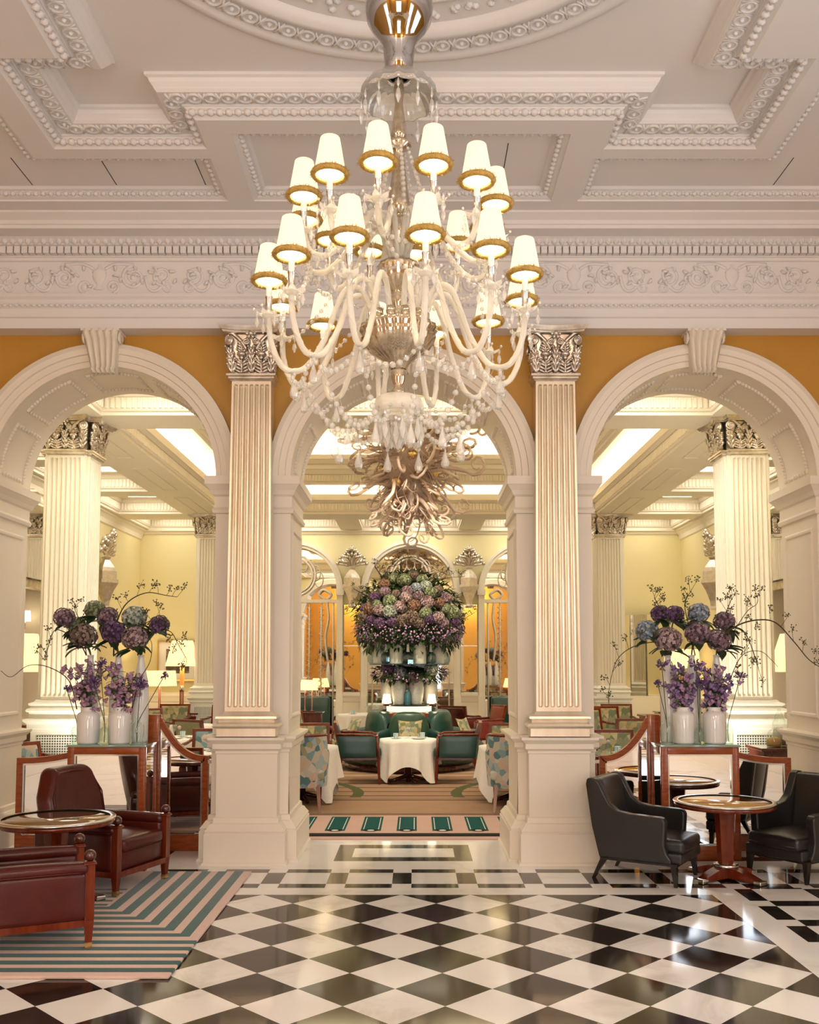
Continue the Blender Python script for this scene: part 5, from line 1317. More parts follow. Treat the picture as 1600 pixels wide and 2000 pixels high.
# ================================================================ FOYER FURNITURE
def pattern(name, stops, scale):
    m = Mat(name); v = m.n('ShaderNodeTexVoronoi'); v.inputs['Scale'].default_value = scale; v.inputs['Randomness'].default_value = .9
    m.link(m.vec(True), v.inputs['Vector']); q = m.n('ShaderNodeSeparateColor'); m.link(v.outputs['Color'], q.inputs[0])
    m.set(col=m.ramp(q.outputs[0], stops, 'CONSTANT'), rough=.9, sheen=.2); return m.m
FAB_T = pattern('teal_geometric_fabric', [(0,(.50,.45,.36)),(.2,(.09,.18,.20)),(.34,(.34,.42,.42)),(.5,(.55,.40,.31)),(.64,(.20,.31,.34)),(.78,(.56,.52,.43)),(.9,(.32,.30,.18))], 13)
FAB_O = pattern('olive_geometric_fabric', [(0,(.34,.30,.16)),(.2,(.14,.16,.08)),(.36,(.40,.31,.15)),(.52,(.22,.22,.14)),(.66,(.46,.38,.24)),(.8,(.30,.24,.08)),(.92,(.12,.15,.11))], 15)
OLIVE = varied('plain_olive_cloth', (.20,.19,.09), (.25,.235,.12), 20, .8)
def fchair(name, loc, rz, fab, label, style='open', group=None, back=.88, wood=WOOD):
    "mahogany framed armchair, local front = -y"
    t = thing(name, label, 'chair', loc, rz, group); W_ = .29
    for sx in (-1, 1):
        g = MB(); g.taper((sx*(W_-.03),-.27,0), .014, .014, (sx*(W_-.02),-.25,.36), .023, .023); g.build('leg', wood, t)
        g = MB(); g.taper((sx*(W_-.03),.33,0), .014, .014, (sx*(W_-.03),.25,.36), .022, .022); g.build('leg', wood, t)
    g = MB(); g.box(-W_+.01, W_-.01, -.28, .26, .33, .38); g.build('seat_frame', wood, t)
    g = MB(); g.rbox((0,-.02,.43), (W_-.02,.275,.065), .04, 3, puff=(0,0,.02)); g.build('seat', fab, t)
    lean = lambda y_, z_: y_+(z_-.4)*.22
    bw_ = W_-.02
    path = [(-bw_,.42),(bw_,.42),(bw_+.01,back),(-bw_-.01,back)]
    g = MB(); g.sweep([(0,-.022),(-.035,-.022),(-.035,.022),(0,.022),(0,-.022)], path, True, lambda a, b, c: (a, lean(.25, b)+c, b)); g.build('back_frame', wood, t)
    g = MB(); g.rbox((0,.25,(.42+back)/2), (bw_-.03,.03,(back-.42)/2-.03), .025, 2, puff=(0,.012,0), fn=lambda p: (p.x, p.y+(p.z-.4)*.22, p.z)); g.build('back_panel', fab, t)
    for sx in (-1, 1):
        g = MB(); X_ = sx*W_
        pts = [(X_,lean(.25,.68),.68),(X_,.1,.675),(X_,-.16,.665),(X_,-.235,.64),(X_,-.25,.36)]
        if style == 'open': pts = bez([(X_,lean(.25,.70),.70),(X_,.05,.68),(X_,-.15,.675),(X_,-.23,.63),(X_,-.20,.50),(X_,-.24,.36)], 5)
        for i in range(len(pts)-1):
            a, b = Vector(pts[i]), Vector(pts[i+1])
            g.tube([a-(b-a)*.03, b+(b-a)*.03], .021, 6)
        g.build('arm_rail', wood, t)
        if style == 'closed':
            g = MB(); g.rbox((X_, .03, .51), (.018,.255,.15), .016, 2, fn=lambda p: (p.x, p.y+max(0, (p.y+.1))*.2*(p.z-.4), p.z)); g.build('side_panel', fab, t)
    return t
def barrel(loc, rz, fab, label, group):
    t = thing('tub_chair', label, 'chair', loc, rz, group)
    for sx in (-1, 1):
        g = MB(); g.taper((sx*.22,-.25,0), .014, .014, (sx*.22,-.23,.30), .024, .024); g.build('leg', WOOD, t)
        g = MB(); g.taper((sx*.20,.27,0), .014, .014, (sx*.18,.19,.30), .024, .024); g.build('leg', WOOD, t)
    g = MB(); g.rbox((0,-.03,.40), (.25,.25,.06), .04, 3, puff=(0,0,.02)); g.build('seat', fab, t)
    def S(u, v, r):
        a = R(-20+220*u); top = .62+.18*max(0, math.sin(a))**1.5
        if abs(u-.5) < .30: top = .83
        z_ = .27+(top-.27)*v; rr = r+.03*v; return (rr*math.cos(a), rr*math.sin(a)*1.0-.02, z_)
    g = MB(); n = 36
    g.grid(lambda u, v: S(u, v, .29), n, 6); g.grid(lambda u, v: S(1-u, v, .235), n, 6)
    g.grid(lambda u, v: tuple(Vector(S(u, 1, .29)).lerp(Vector(S(u, 1, .235)), v)), n, 1); g.grid(lambda u, v: tuple(Vector(S(u, 0, .235)).lerp(Vector(S(u, 0, .29)), v)), n, 1)
    g.build('tub_back', fab, t)
    g = MB(); g.tube([Vector(S(i/72, 1, .265))+Vector((0,0,.012)) for i in range(73)], .024, 6); g.build('top_rail', WOOD, t)
    return t
gc = 'green leather dining chairs'
fchair('dining_armchair', (-.67, 13.40, .012), R(93), GREENL, 'green leather armchair with mahogany frame left of the central tea table', 'closed', gc, .84)
fchair('dining_armchair', (.66, 13.40, .012), R(-93), GREENL, 'green leather armchair with mahogany frame right of the central tea table', 'closed', gc, .84)
bg = 'teal patterned tub chairs'
barrel((-1.19, 10.90, .012), R(188), FAB_T, 'teal patterned tub chair seen from behind, left inside the middle arch', bg)
barrel((1.21, 10.90, .012), R(172), FAB_T, 'teal patterned tub chair seen from behind, right inside the middle arch', bg)
pg = 'patterned foyer armchairs'
spots = [
 (-1.28, 12.35, 5, FAB_O, 'open', .86, 'patterned armchair facing us behind the left clothed table, middle arch'),
 (-1.50, 14.6, 62, FAB_O, 'open', .92, 'olive striped armchair with curved mahogany arms left of the round banquette'),
 (1.32, 12.35, -5, FAB_O, 'open', .86, 'patterned armchair facing us behind the right clothed table, middle arch'),
 (-4.30, 17.2, 0, FAB_O, 'open', .92, 'patterned armchair in front of the tall lamp, left arch'),
 (-3.35, 16.9, -10, FAB_O, 'open', .92, 'patterned armchair before the far left pier, left arch'),
 (-4.1, 15.5, 40, FAB_O, 'open', .92, 'patterned armchair turned sideways, leftmost above the left screen wing'),
 (-2.98, 14.0, 150, OLIVE, 'open', .86, 'plain olive backed chair, left arch beside the arcade pier'),
 (-2.42, 11.75, 0, FAB_T, 'open', .84, 'pale teal patterned armchair facing us beside the pier, left arch'),
 (-2.33, 10.15, 178, FAB_T, 'open', .80, 'patterned chair just behind the curved wing of the left screen'),
 (3.05, 15.6, 20, FAB_O, 'open', .92, 'first of three olive armchairs along the back, right arch, beside the pier'),
 (3.42, 16.3, 10, FAB_O, 'open', .92, 'second of three olive armchairs along the back, right arch'),
 (3.74, 17.0, 0, FAB_O, 'open', .93, 'third of three olive armchairs along the back, right arch'),
 (3.16, 13.6, 178, FAB_O, 'open', .90, 'large patterned chair seen from behind beside the mahogany cabinet, right arch'),
 (2.52, 11.55, 0, FAB_O, 'open', .84, 'patterned armchair behind the glass tea table, right arch'),
 (-3.72, 9.75, 60, FAB_T, 'open', .84, 'dark framed chair at the far left between outer pier and screen'),
]
for i, (x_, y_, a_, f_, st_, bk, lab) in enumerate(spots): fchair('armchair', (x_, y_, .012 if abs(x_) < 2.2 else 0), R(a_), f_, lab, st_, pg, bk)
fchair('dining_armchair', (-1.85, 12.98, .012), R(180), GREENL, 'dark green chair at the left edge of the middle arch', 'closed', gc, .80)
fchair('armchair', (1.24, 16.8, .012), R(-70), REDL, 'red leather armchair right of the round banquette', 'closed', pg, .92)
fchair('armchair', (.95, 17.75, .012), R(150), WOODD, 'small dark chair by the back wall right of the glowing drum', 'open', pg, .88)

# ---- clothed tea tables
def tea_table(loc, r, a, ht, label, rot=0):
    t = thing('tea_table', label, 'table', loc, 0, 'clothed tea tables')
    g = MB(); g.lathe([(.03,0),(.03,.05),(.05,.08),(.045,ht-.08),(.12,ht-.03),(r-.02,ht-.025),(r-.02,ht-.008),(.01,ht-.008)], 24); 
    for k in range(4):
        b_ = PI/2*k+.4; g.tube([(0,0,.09),(.16*math.cos(b_),.16*math.sin(b_),.05),(.28*math.cos(b_),.28*math.sin(b_),.015)], [.03,.026,.016], 6)
    g.build('pedestal', WOODD, t)
    def fn(u, v):
        th = 2*PI*u; L = min(a/max(abs(math.cos(th-rot)), abs(math.sin(th-rot))), a*1.36); d = max(0, L-r); d = min(d, ht-.02)
        if v < .3: rr = r*v/.3; return (rr*math.cos(th), rr*math.sin(th), ht+.002)
        w_ = (v-.3)/.7; fold = .03*math.sin(th*9+1.3)+.022*math.sin(th*14)
        rr = r+.012+(.02+.10*max(0, d-.25))*w_+fold*w_; return (rr*math.cos(th), rr*math.sin(th), ht-d*w_+(.002 if w_ < .05 else 0))
    g = MB(); g.grid(fn, 96, 16, cu=True); o = g.build('tablecloth', LINEN); o.location = loc
    tag(o, 'white cloth on the '+label, 'tablecloth', 'white tablecloths'); return t
def ttop(loc, ht): return loc[2]+ht+.004
TB = [((0, 13.45, .012), .385, .74, .60, 'small tea table in front of the round banquette'),
 ((-1.27, 11.62, .012), .42, .80, .655, 'left tea table just inside the middle arch'), ((1.30, 11.62, .012), .42, .80, .655, 'right tea table just inside the middle arch'),
 ((-1.85, 13.75, .012), .40, .72, .66, 'second tea table at the left edge of the middle arch'), ((1.72, 13.95, .012), .36, .66, .68, 'second tea table at the right, before the red armchair'),
 ((-.85, 17.7, .012), .48, .75, .72, 'far tea table left of the glowing drum'), ((-3.02, 12.75, 0), .42, .80, .68, 'tea table in the left arch behind the curved screen wing'),
 ((-3.38, 15.1, 0), .36, .66, .70, 'far tea table in the left arch before the patterned chairs'), ((-2.36, 10.95, 0), .40, .76, .66, 'tea table in the left arch beside the arcade pier'),
 ((-4.45, 9.85, 0), .36, .66, .72, 'tea table at the far left behind the outer pier')]
for a in TB: tea_table(*a, rot=0)
g_ = thing('glass_tea_table', 'square glass topped tea table above the right curved screen wing', 'table', (2.42, 10.75, 0))
q = MB(); q.box(-.36, .36, -.30, .30, .62, .65); bev(q.build('table_top', WOOD, g_), .006, 2); q = MB(); q.box(-.33, .33, -.27, .27, .651, .66); q.build('glass_inlay', PLATE, g_)
for sx in (-1, 1):
    for sy in (-1, 1): q = MB(); q.taper((sx*.32, sy*.26, 0), .018, .018, (sx*.32, sy*.26, .62), .026, .026); q.build('leg', WOOD, g_)
# ---- tea things
cm = Mat('blue_striped_china'); x, y, z = cm.pos(True); an = cm.n('ShaderNodeMath', operation='ARCTAN2'); cm.link(y, an.inputs[0]); cm.link(x, an.inputs[1])
cm.set(col=cm.mix((X(cm.nt, an.outputs[0])*(10/6.2832)).frac() < .5, (.86,.87,.84), (.22,.46,.56)), rough=.15); STRIPE = cm.m
CUPM = MB().lathe([(.001,.006),(.03,.004),(.034,.01),(.037,.07),(.039,.072),(.034,.07),(.03,.012),(.001,.01)], 20, cap=False).tube([(.036,0,.06),(.055,0,.058),(.06,0,.04),(.05,0,.022),(.035,0,.02)], .004, 5).mesh('cup', STRIPE)
SAUM = MB().lathe([(.001,0),(.04,.001),(.075,.010),(.076,.012),(.04,.005),(.001,.004)], 24, cap=False).mesh('saucer', CHINA)
PLATEM = MB().lathe([(.001,0),(.06,.001),(.10,.012),(.101,.014),(.06,.005),(.001,.004)], 24, cap=False).mesh('plate', CHINA)
GLM = MB().lathe([(.001,0),(.03,.001),(.004,.006),(.0035,.06),(.02,.075),(.034,.11),(.031,.155),(.030,.155),(.032,.11),(.002,.072)], 16, cap=False).mesh('wine_glass', CLEARG)
BUDM = MB().lathe([(.001,0),(.02,.001),(.022,.03),(.01,.06),(.012,.085)], 12, cap=False).mesh('bud_vase', CLEARG)
BUDF = MB().ball((0,0,.115), .026, 10, 7).mesh('rose', HC['pink'][0])
def cup(x_, y_, z_, lab): inst(SAUM, 'saucer', None, (x_, y_, z_)); s_ = bpy.context.scene.collection.objects[-1]; tag(s_, 'saucer under the '+lab, 'saucer', 'saucers'); o = inst(CUPM, 'teacup', None, (x_, y_, z_+.002), (0,0,rnd.uniform(0,6))); tag(o, lab, 'cup', 'striped teacups')
def item(me, nm, x_, y_, z_, lab, cat, grp): o = inst(me, nm, None, (x_, y_, z_)); tag(o, lab, cat, grp)
SHORT = ['central tea table','left front tea table','right front tea table','tea table at the left edge','tea table before the red armchair','far tea table left of the drum','left arch table behind the wing','farthest left arch table','left arch table beside the pier','far left table']
def setting(i, cups, glasses=(), plates=(), bud=None):
    loc, r, a, ht, lab = TB[i]; lab = SHORT[i]; z_ = ttop(loc, ht)
    for k, (dx, dy, w_) in enumerate(cups): cup(loc[0]+dx, loc[1]+dy, z_, 'striped teacup %s on the %s' % (w_, lab))
    for dx, dy, w_ in glasses: item(GLM, 'wine_glass', loc[0]+dx, loc[1]+dy, z_, 'clear glass %s on the %s' % (w_, lab), 'glass', 'glasses')
    for dx, dy, w_ in plates: item(PLATEM, 'plate', loc[0]+dx, loc[1]+dy, z_, 'white plate %s on the %s' % (w_, lab), 'plate', 'plates')
    if bud:
        o = inst(BUDM, 'bud_vase', None, (loc[0]+bud[0], loc[1]+bud[1], z_)); tag(o, 'tiny bud vase on the '+lab, 'vase', 'bud vases')
        o = inst(BUDF, 'rose', None, (loc[0]+bud[0], loc[1]+bud[1], z_)); tag(o, 'pink rose in the bud vase on the '+lab, 'flower', 'roses')
setting(0, [(-.17,-.08,'at left'),(.20,.06,'at right')], [(-.03,.02,'left of the rose'),(.05,-.02,'right of the rose')], [(.14,-.16,'in front')], (0,.1))
setting(1, [(.22,-.10,'near the edge')], [(-.02,.08,'at the back')], [(.05,-.22,'in front')]); setting(2, [(-.25,-.05,'near the edge')], [(.05,.1,'at the back')])
setting(3, [(.2,.1,'at right')]); setting(4, [(-.05,-.05,'in the middle')], [(.15,.1,'at right')])
setting(5, [(-.2,-.1,'at left')], [(.05,0,'in the middle'),(.18,.08,'at right'),(.26,-.1,'at far right')])
setting(6, [(-.22,.0,'at left'),(.02,.05,'in the middle')], [(-.12,.15,'behind the left cup')], [(.18,-.1,'at right'),(0,-.25,'in front')], (-.05,.15))
setting(7, [(.05,0,'in the middle')]); setting(8, [(-.18,-.12,'at left'),(.16,-.05,'at right')], [], [(.02,.1,'in the middle')])
cup(2.36, 10.72, .661, 'striped teacup on the square glass tea table'); item(GLM, 'wine_glass', 2.60, 10.78, .661, 'clear glass on the square glass tea table', 'glass', 'glasses')
o = inst(BUDM, 'bud_vase', None, (2.27, 10.8, .661)); tag(o, 'tiny bud vase on the square glass tea table', 'vase', 'bud vases'); o = inst(BUDF, 'rose', None, (2.27, 10.8, .661)); tag(o, 'pink rose on the square glass tea table', 'flower', 'roses')

# ---- round borne banquette with flower tower
CYB = 15.4
t = thing('round_banquette', 'round green leather banquette facing outwards around the flower tower', 'banquette', (0, CYB, .012))
g = MB(); g.lathe([(1.02,0),(1.04,.04),(1.02,.12),(.5,.12)], 64); g.build('plinth', WOODD, t)
g = MB(); g.lathe([(.5,.12),(1.08,.12),(1.16,.17),(1.2,.28),(1.19,.38),(1.13,.43),(.95,.455),(.6,.45),(.5,.44)], 72, cap=False); g.build('seat', GREENB, t)
for k in range(6):
    a0 = -PI/2+k*PI/3; 
    def fn(u, v, a0=a0):
        a = a0+(u-.5)*R(58); e = 1-abs(2*u-1)**5; top = .90*(.80+.20*e)
        s_ = min(1, v*1.0); z_ = .42+(top-.42)*math.sin(min(1, s_*1.35)*PI/2); r_ = .72-.16*s_+(.05*math.sin(PI*s_)) if s_ < .74 else .72-.16*s_-(s_-.74)*.5+.02
        return ((r_*(.94+.06*e))*math.cos(a), (r_*(.94+.06*e))*math.sin(a), z_)
    g = MB(); g.grid(fn, 16, 14); g.build('backrest', GREENB if k == 0 else GREENL, t)
for k in range(6):
    a = -PI/2+R(30)+k*PI/3; g = MB(Matrix.Rotation(a, 4, 'Z')); g.rbox((.86,0,.52), (.27,.065,.13), .06, 4, fn=lambda p: (p.x, p.y, p.z-(p.x-.6)*.10*max(0, (p.z-.42)/.2))); g.build('armrest', GREENL, t)
def pillow(loc, rz, tilt, s_, label):
    g = MB(); g.grid(lambda u, v: (lambda a, b: (s_*a*(1-.12*(1-b*b)), -.10*s_*2*((1-a*a)*(1-b*b))**.55, s_*b*(1-.14*(1-a*a))))(u*2-1, v*2-1), 14, 14)
    g.grid(lambda u, v: (lambda a, b: (s_*a*(1-.12*(1-b*b)), .10*s_*2*((1-a*a)*(1-b*b))**.55, s_*b*(1-.14*(1-a*a))))(1-u*2, v*2-1), 14, 14)
    o = g.build('cushion', FAB_O); o.location = loc; o.rotation_euler = (tilt, 0, rz); tag(o, label, 'cushion', 'banquette cushions')
pillow((.02, CYB-.80, .62), 0, -.35, .19, 'patterned cushion standing on the middle of the round banquette')
pillow((-.88, CYB-.42, .63), R(-62), -.4, .20, 'patterned cushion on the left side of the round banquette'); pillow((.88, CYB-.42, .63), R(62), -.4, .20, 'patterned cushion on the right side of the round banquette')
DRUM = emit('glowing_drum', (1.0,.86,.56), 1.25)
t = thing('flower_stand', 'tiered stand with glowing ribbed drum and glass shelf rising from the banquette', 'stand', (0, CYB, .012))
g = MB(); g.lathe([(.50,.40),(.50,.86),(.48,.88),(.01,.88)], 48); g.build('core', WOOD, t)
g = MB(); g.lathe([(.35,.88),(.35,.985)], 96, cap=False, flute=.03, fn=32); g.build('lit_drum', DRUM, t)
g = MB(); g.lathe([(.01,.975),(.42,.975),(.43,.985),(.42,.99),(.01,.99)], 48); g.build('lower_shelf', EBONY, t)
g = MB(); g.cyl((0,0,.99),(0,0,1.63), .035); g.build('pole', STEEL, t); g = MB(); g.box(-.27,.27,-.12,.12,1.55,1.62); g.build('shelf_bracket', simple('violet_lacquer', (.10,.08,.16), .3), t)
g = MB(); g.lathe([(.01,1.625),(.64,1.625),(.65,1.632),(.64,1.64),(.01,1.64)], 64); g.build('glass_shelf', simple('smoked_glass', (.03,.06,.07), .05), t)
STONE = varied('silvery_stone', (.50,.50,.46), (.66,.66,.60), 40, .5)
SV = MB().lathe([(.001,0),(.075,0),(.09,.03),(.118,.24),(.115,.34),(.10,.375),(.105,.385),(.09,.385),(.001,.30)], 28, cap=False).mesh('stone_vase', STONE)
for k, (x_, y_, w_) in enumerate(((-.34,.02,'leftmost'),(-.16,-.22,'second from left'),(.12,-.22,'second from right'),(.33,.0,'rightmost'))): put(SV, 'stone_vase', (x_, CYB+y_, 1.003), '%s of the silvery stone vases on the lower tier of the flower stand' % w_, 'vase', 'silvery stone vases')
put(bottle(.05, .27, simple('teal_glass', (.04,.16,.20), .08, spec=.8), 'blue_bottle'), 'blue_bottle', (-.02, CYB-.30, 1.003), 'teal bottle between the silvery stone vases', 'bottle')
UJ = MB().lathe([(.001,0),(.10,0),(.105,.01),(.105,.29),(.085,.32),(.07,.335),(.07,.35),(.06,.35),(.001,.3)], 28, cap=False).mesh('pale_jar', varied('pale_green_ceramic', (.66,.67,.56), (.74,.74,.64), 3, .15))
UB = MB().lathe([(.001,0),(.06,0),(.088,.05),(.09,.10),(.07,.16),(.03,.19)], 24, cap=False).lathe([(.028,.185),(.022,.24),(.018,.30),(.023,.305),(.015,.30)], 16, cap=False, mi=1).mesh('bulb_bottle', [BLUEG, WHITEG])
for x_, y_, w_ in ((-.47,-.12,'leftmost'),(-.20,-.38,'second from left'),(.17,-.40,'second from right'),(.46,-.14,'rightmost')): put(UJ, 'pale_jar', (x_, CYB+y_, 1.653), '%s of the pale jars on the glass shelf of the flower tower' % w_, 'vase', 'pale jars on the glass shelf')
for x_, y_, w_ in ((-.58,-.02,'far left'),(-.36,-.36,'left'),(-.015,-.52,'middle'),(.345,-.38,'right'),(.575,-.02,'far right')): put(UB, 'bulb_bottle', (x_, CYB+y_, 1.653), '%s smoky bulb bottle on the glass shelf of the flower tower' % w_, 'bottle', 'bulb bottles')
# flower dome
crop = lambda a, b: (560+a/3.556, 1020+b/3.556)
DH = [(680,430,38,'russet'),(683,483,37,'mauve'),(815,402,46,'green'),(900,455,36,'blue'),(965,445,40,'silver'),(835,478,38,'mauve'),(760,500,32,'brown'),(915,512,36,'mauve'),(828,525,42,'pink'),(1000,488,40,'green'),(1052,470,32,'brown'),(1105,530,40,'mauve'),
 (720,548,46,'green'),(645,612,42,'pink'),(720,622,48,'silver'),(785,590,42,'pink'),(885,578,42,'russet'),(975,555,46,'pink'),(1060,560,36,'russet'),(575,600,42,'russet'),(615,520,36,'purple'),(625,570,32,'green'),(865,660,52,'brown'),(795,682,42,'brown'),(965,630,42,'green'),(1050,662,44,'pink'),
 (985,668,38,'purple'),(1150,625,50,'green'),(1105,600,36,'green'),(1165,682,38,'purple'),(540,650,38,'brown'),(590,682,36,'purple'),(650,700,42,'purple'),(735,692,36,'purple'),(1090,700,38,'mauve'),(940,398,36,'green'),(880,372,36,'brown'),(745,388,36,'green'),(920,700,38,'brown'),(540,600,30,'purple')]
ccx, ccz = 0.0, 2.36
for i, (a, b, r_, key) in enumerate(DH):
    px, py = crop(a, b); Y = 15.0
    for _ in range(4):
        p_ = at(px, py, Y); s_ = 1-((p_.x-ccx)/.92)**2-((p_.z-ccz)/.84)**2; Y = CYB-.80*math.sqrt(max(.02, s_))+.05
    o = inst(HEADS[key], 'hydrangea', None, at(px, py, Y), (rnd.uniform(-.3,.3), rnd.uniform(-.3,.3), rnd.uniform(0,6)), (r_/3.556*Y/F*1.12/.1,)*3)
    ww = 'upper' if b < 520 else 'middle' if b < 640 else 'lower'; hh = 'left' if a < 760 else 'right' if a > 980 else 'centre'
    tag(o, '%s hydrangea in the %s %s of the flower tower dome' % ({'mauve':'dusty mauve','green':'lime green','blue':'powder blue','silver':'silvery white','pink':'pale pink','brown':'brownish','purple':'dark purple','russet':'russet'}[key], ww, hh), 'flower', 'hydrangeas of the flower tower')
for a, b, r_, key, w_ in ((700,1012,42,'purple','far left'),(790,1052,44,'blue','left'),(880,1075,44,'mauve','middle'),(1005,1022,44,'silver','right')):
    px, py = crop(a, b); o = inst(HEADS[key], 'hydrangea', None, at(px, py, CYB-.35), (0,.2,rnd.uniform(0,6)), (r_/3.556*15/F*1.1/.1,)*3); tag(o, '%s hydrangea below the glass shelf of the flower tower' % w_, 'flower', 'hydrangeas of the flower tower')
LM = MB()
def ell(n, cz, rx, ry, rz_, zlo, zhi, L, w, leafy, q, shell=.85):
    for k in range(n):
        d = Vector((q.gauss(0,1), q.gauss(0,1), q.gauss(0,1))).normalized(); f_ = q.uniform(shell, 1.0); p_ = Vector((d.x*rx*f_, CYB+d.y*ry*f_, cz+d.z*rz_*f_))
        if not zlo < p_.z < zhi or p_.y > CYB+.5: continue
        yield p_, d
LM.ball((0, CYB, 2.42), .70, 24, 16, 0, sz=.95); LM.ball((0, CYB, 1.47), .44, 20, 10, 0, sz=.34)  # solid dark cores added to block bright mirror reflections between the leaves
q = random.Random(5)
for p_, d in ell(2300, ccz, .88, .76, .80, 1.88, 3.2, 0, 0, 1, q):
    M_ = Matrix.Translation(p_) @ (d+Vector((q.uniform(-.8,.8), q.uniform(-.8,.8), q.uniform(-1,.6)))).normalized().to_track_quat('Y', 'Z').to_matrix().to_4x4(); leafgeo(LM, q.uniform(.07,.13), q.uniform(.018,.032), q.choice((0,0,1)), M_)
for p_, d in ell(420, 1.50, .60, .5, .16, 1.30, 1.62, 0, 0, 1, q):
    M_ = Matrix.Translation(p_) @ (d+Vector((q.uniform(-.8,.8), q.uniform(-.8,.8), q.uniform(-.8,.8)))).normalized().to_track_quat('Y', 'Z').to_matrix().to_4x4(); leafgeo(LM, q.uniform(.07,.12), q.uniform(.018,.032), q.choice((0,1)), M_)
o = LM.build('foliage', LEAFM); tag(o, 'dark green leaves filling the flower tower dome and lower tier', 'foliage', kind='stuff')
BL = MB()
for p_, d in ell(1700, 2.20, .90, .84, .34, 1.93, 2.36, 0, 0, 1, q, .9):
    r_ = q.uniform(.011, .021); BL.lathe([(.001,0),(r_*.6,-r_*.3),(r_*.7,-r_),(r_,-r_*1.5)], 6, p_, q.choice((0,0,1,2)), cap=False)
for p_, d in ell(230, 1.50, .64, .56, .20, 1.30, 1.62, 0, 0, 1, q, .9):
    r_ = q.uniform(.011, .02); BL.lathe([(.001,0),(r_*.6,-r_*.3),(r_*.7,-r_),(r_,-r_*1.5)], 6, p_, q.choice((0,1,2)), cap=False)
o = BL.build('small_bellflowers', BELLM); tag(o, 'massed lilac and violet bellflowers along the skirt of the flower tower', 'flowers', kind='stuff')
SPM = simple('olive_leaf', (.16,.16,.04), .6)
for k, pts in enumerate((((790,300),(860,250),(950,290),(1060,340),(1130,370)), ((620,320),(660,370),(700,410)), ((1000,440),(1100,390),(1235,378)), ((560,480),(500,560),(450,620),(400,640)), ((1190,700),(1250,660),(1320,620)), ((700,360),(760,300),(850,290)), ((480,470),(560,520),(600,600)))):
    P_ = [at(*crop(a, b), CYB-.45) for a, b in pts]; branch([Vector((0, CYB-.1, 2.4))]+P_, 'wild %s sprig sticking out of the flower tower, %s' % (('leafy','bare','thorny')[k % 3], ('top','upper left','upper right','left','right','crown','far left')[k]), 12, 60+k, .006, group='sprigs of the flower tower')
# small lamps on the stand and around
LSH = shade_mat('lit_cream_shade', (.80,.70,.48), (1.0,.80,.48), .5); LSW = shade_mat('lit_white_shade', (.9,.84,.7), (1.0,.88,.66), 1.4)
BULBS = []
def lamp(loc, r0, r1, zs0, zs1, label, stem_r, power, mat_=LSH, stem=WOOD, sq=False):
    t = thing('table_lamp', label, 'lamp', loc, 0, 'shaded lamps')
    g = MB(); n_ = 4 if sq else 40; g.lathe([(r0,zs0),(r1,zs1)], n_, cap=False, sm=not sq); g.lathe([(r1-.004,zs1-.003),(r0-.004,zs0+.003)], n_, cap=False, sm=not sq); g.build('lamp_shade', mat_, t)
    g = MB(); g.lathe([(.09 if stem_r > .02 else .05,0),(.09 if stem_r > .02 else .05,.02),(stem_r,.03),(stem_r,zs0-.0)], 20); g.build('stem', stem, t)
    if stem_r > .03:
        g = MB(); zm = zs0-.36; g.lathe([(stem_r+.004,zm-.10),(stem_r+.004,zm)], 20); g.build('silver_ring', STEEL, t); g = MB(); g.lathe([(stem_r+.002,zm),(stem_r+.002,zs0-.02)], 20); g.build('amber_upper_stem', simple('lit_amber_stem', (.75,.24,.05), .35, em=(1,.35,.06), ems=.5), t)
    BULBS.append(((loc[0], loc[1], loc[2]+zs0+(zs1-zs0)*.4), power))
lamp((-.355, CYB-.22, 1.003), .075, .05, .03, .17, 'small glowing lamp at the left of the stone vases', .01, 2.5, LSW); lamp((.36, CYB-.22, 1.003), .075, .05, .03, .17, 'small glowing lamp at the right of the stone vases', .01, 2.5, LSW)
def cabinet(name, loc, sx, sy, h_, label, top=WOOD, body=WOOD):
    t = thing(name, label, 'cabinet', loc, 0); g = MB(); g.box(-sx, sx, -sy, sy, h_-.03, h_); bev(g.build('top', top, t), .006, 2)
    g = MB(); g.box(-sx+.03, sx-.03, -sy+.03, sy-.03, .06, h_-.03); g.build('body', body, t)
    for k in (-1, 1):
        g = MB(); g.box(k*sx/2-sx/2+.04, k*sx/2+sx/2-.04, -sy+.012, -sy+.03, .10, h_-.06); d_ = g.build('door', body, t); g = MB(); g.ball((k*.05, -sy+.005, h_*.6), .012, 8, 6); g.build('knob', BRASS, d_)
    g = MB(); g.box(-sx+.05, sx-.05, -sy+.05, sy-.05, 0, .06); g.build('plinth', EBONY, t); return t
cabinet('lamp_cabinet', (-4.36, 18.1-.2, 0), .45, .22, .75, 'low cabinet carrying the tall lamp, left arch')
lamp((-4.27, 17.9, .75), .31, .19, .86, 1.34, 'tall lamp with wide cream shade and amber stem before the framed print, left arch', .04, 9)
cabinet('lamp_cabinet', (-5.05, 18.9, 0), .40, .22, .72, 'low cabinet under the second lamp, left back corner', WOODD, WOODD)
lamp((-4.95, 18.9, .72), .33, .30, .50, .80, 'broad low lamp behind the bouquet, left back corner', .025, 12)
cabinet('lamp_cabinet', (-5.0, 12.35, 0), .40, .25, .85, 'cabinet under the large lamp by the left outer pier', WOODD, WOODD)
lamp((-4.98, 12.3, .85), .36, .20, .70, 1.19, 'large cream lamp glowing between outer pier and fluted pier, left arch', .03, 5, sq=False)
cabinet('lamp_cabinet', (5.05, 12.35, 0), .40, .25, .85, 'cabinet under the large lamp by the right outer pier', WOODD, WOODD)
lamp((5.02, 12.3, .85), .36, .20, .70, 1.19, 'large cream lamp glowing between fluted pier and outer pier, right arch', .03, 5)
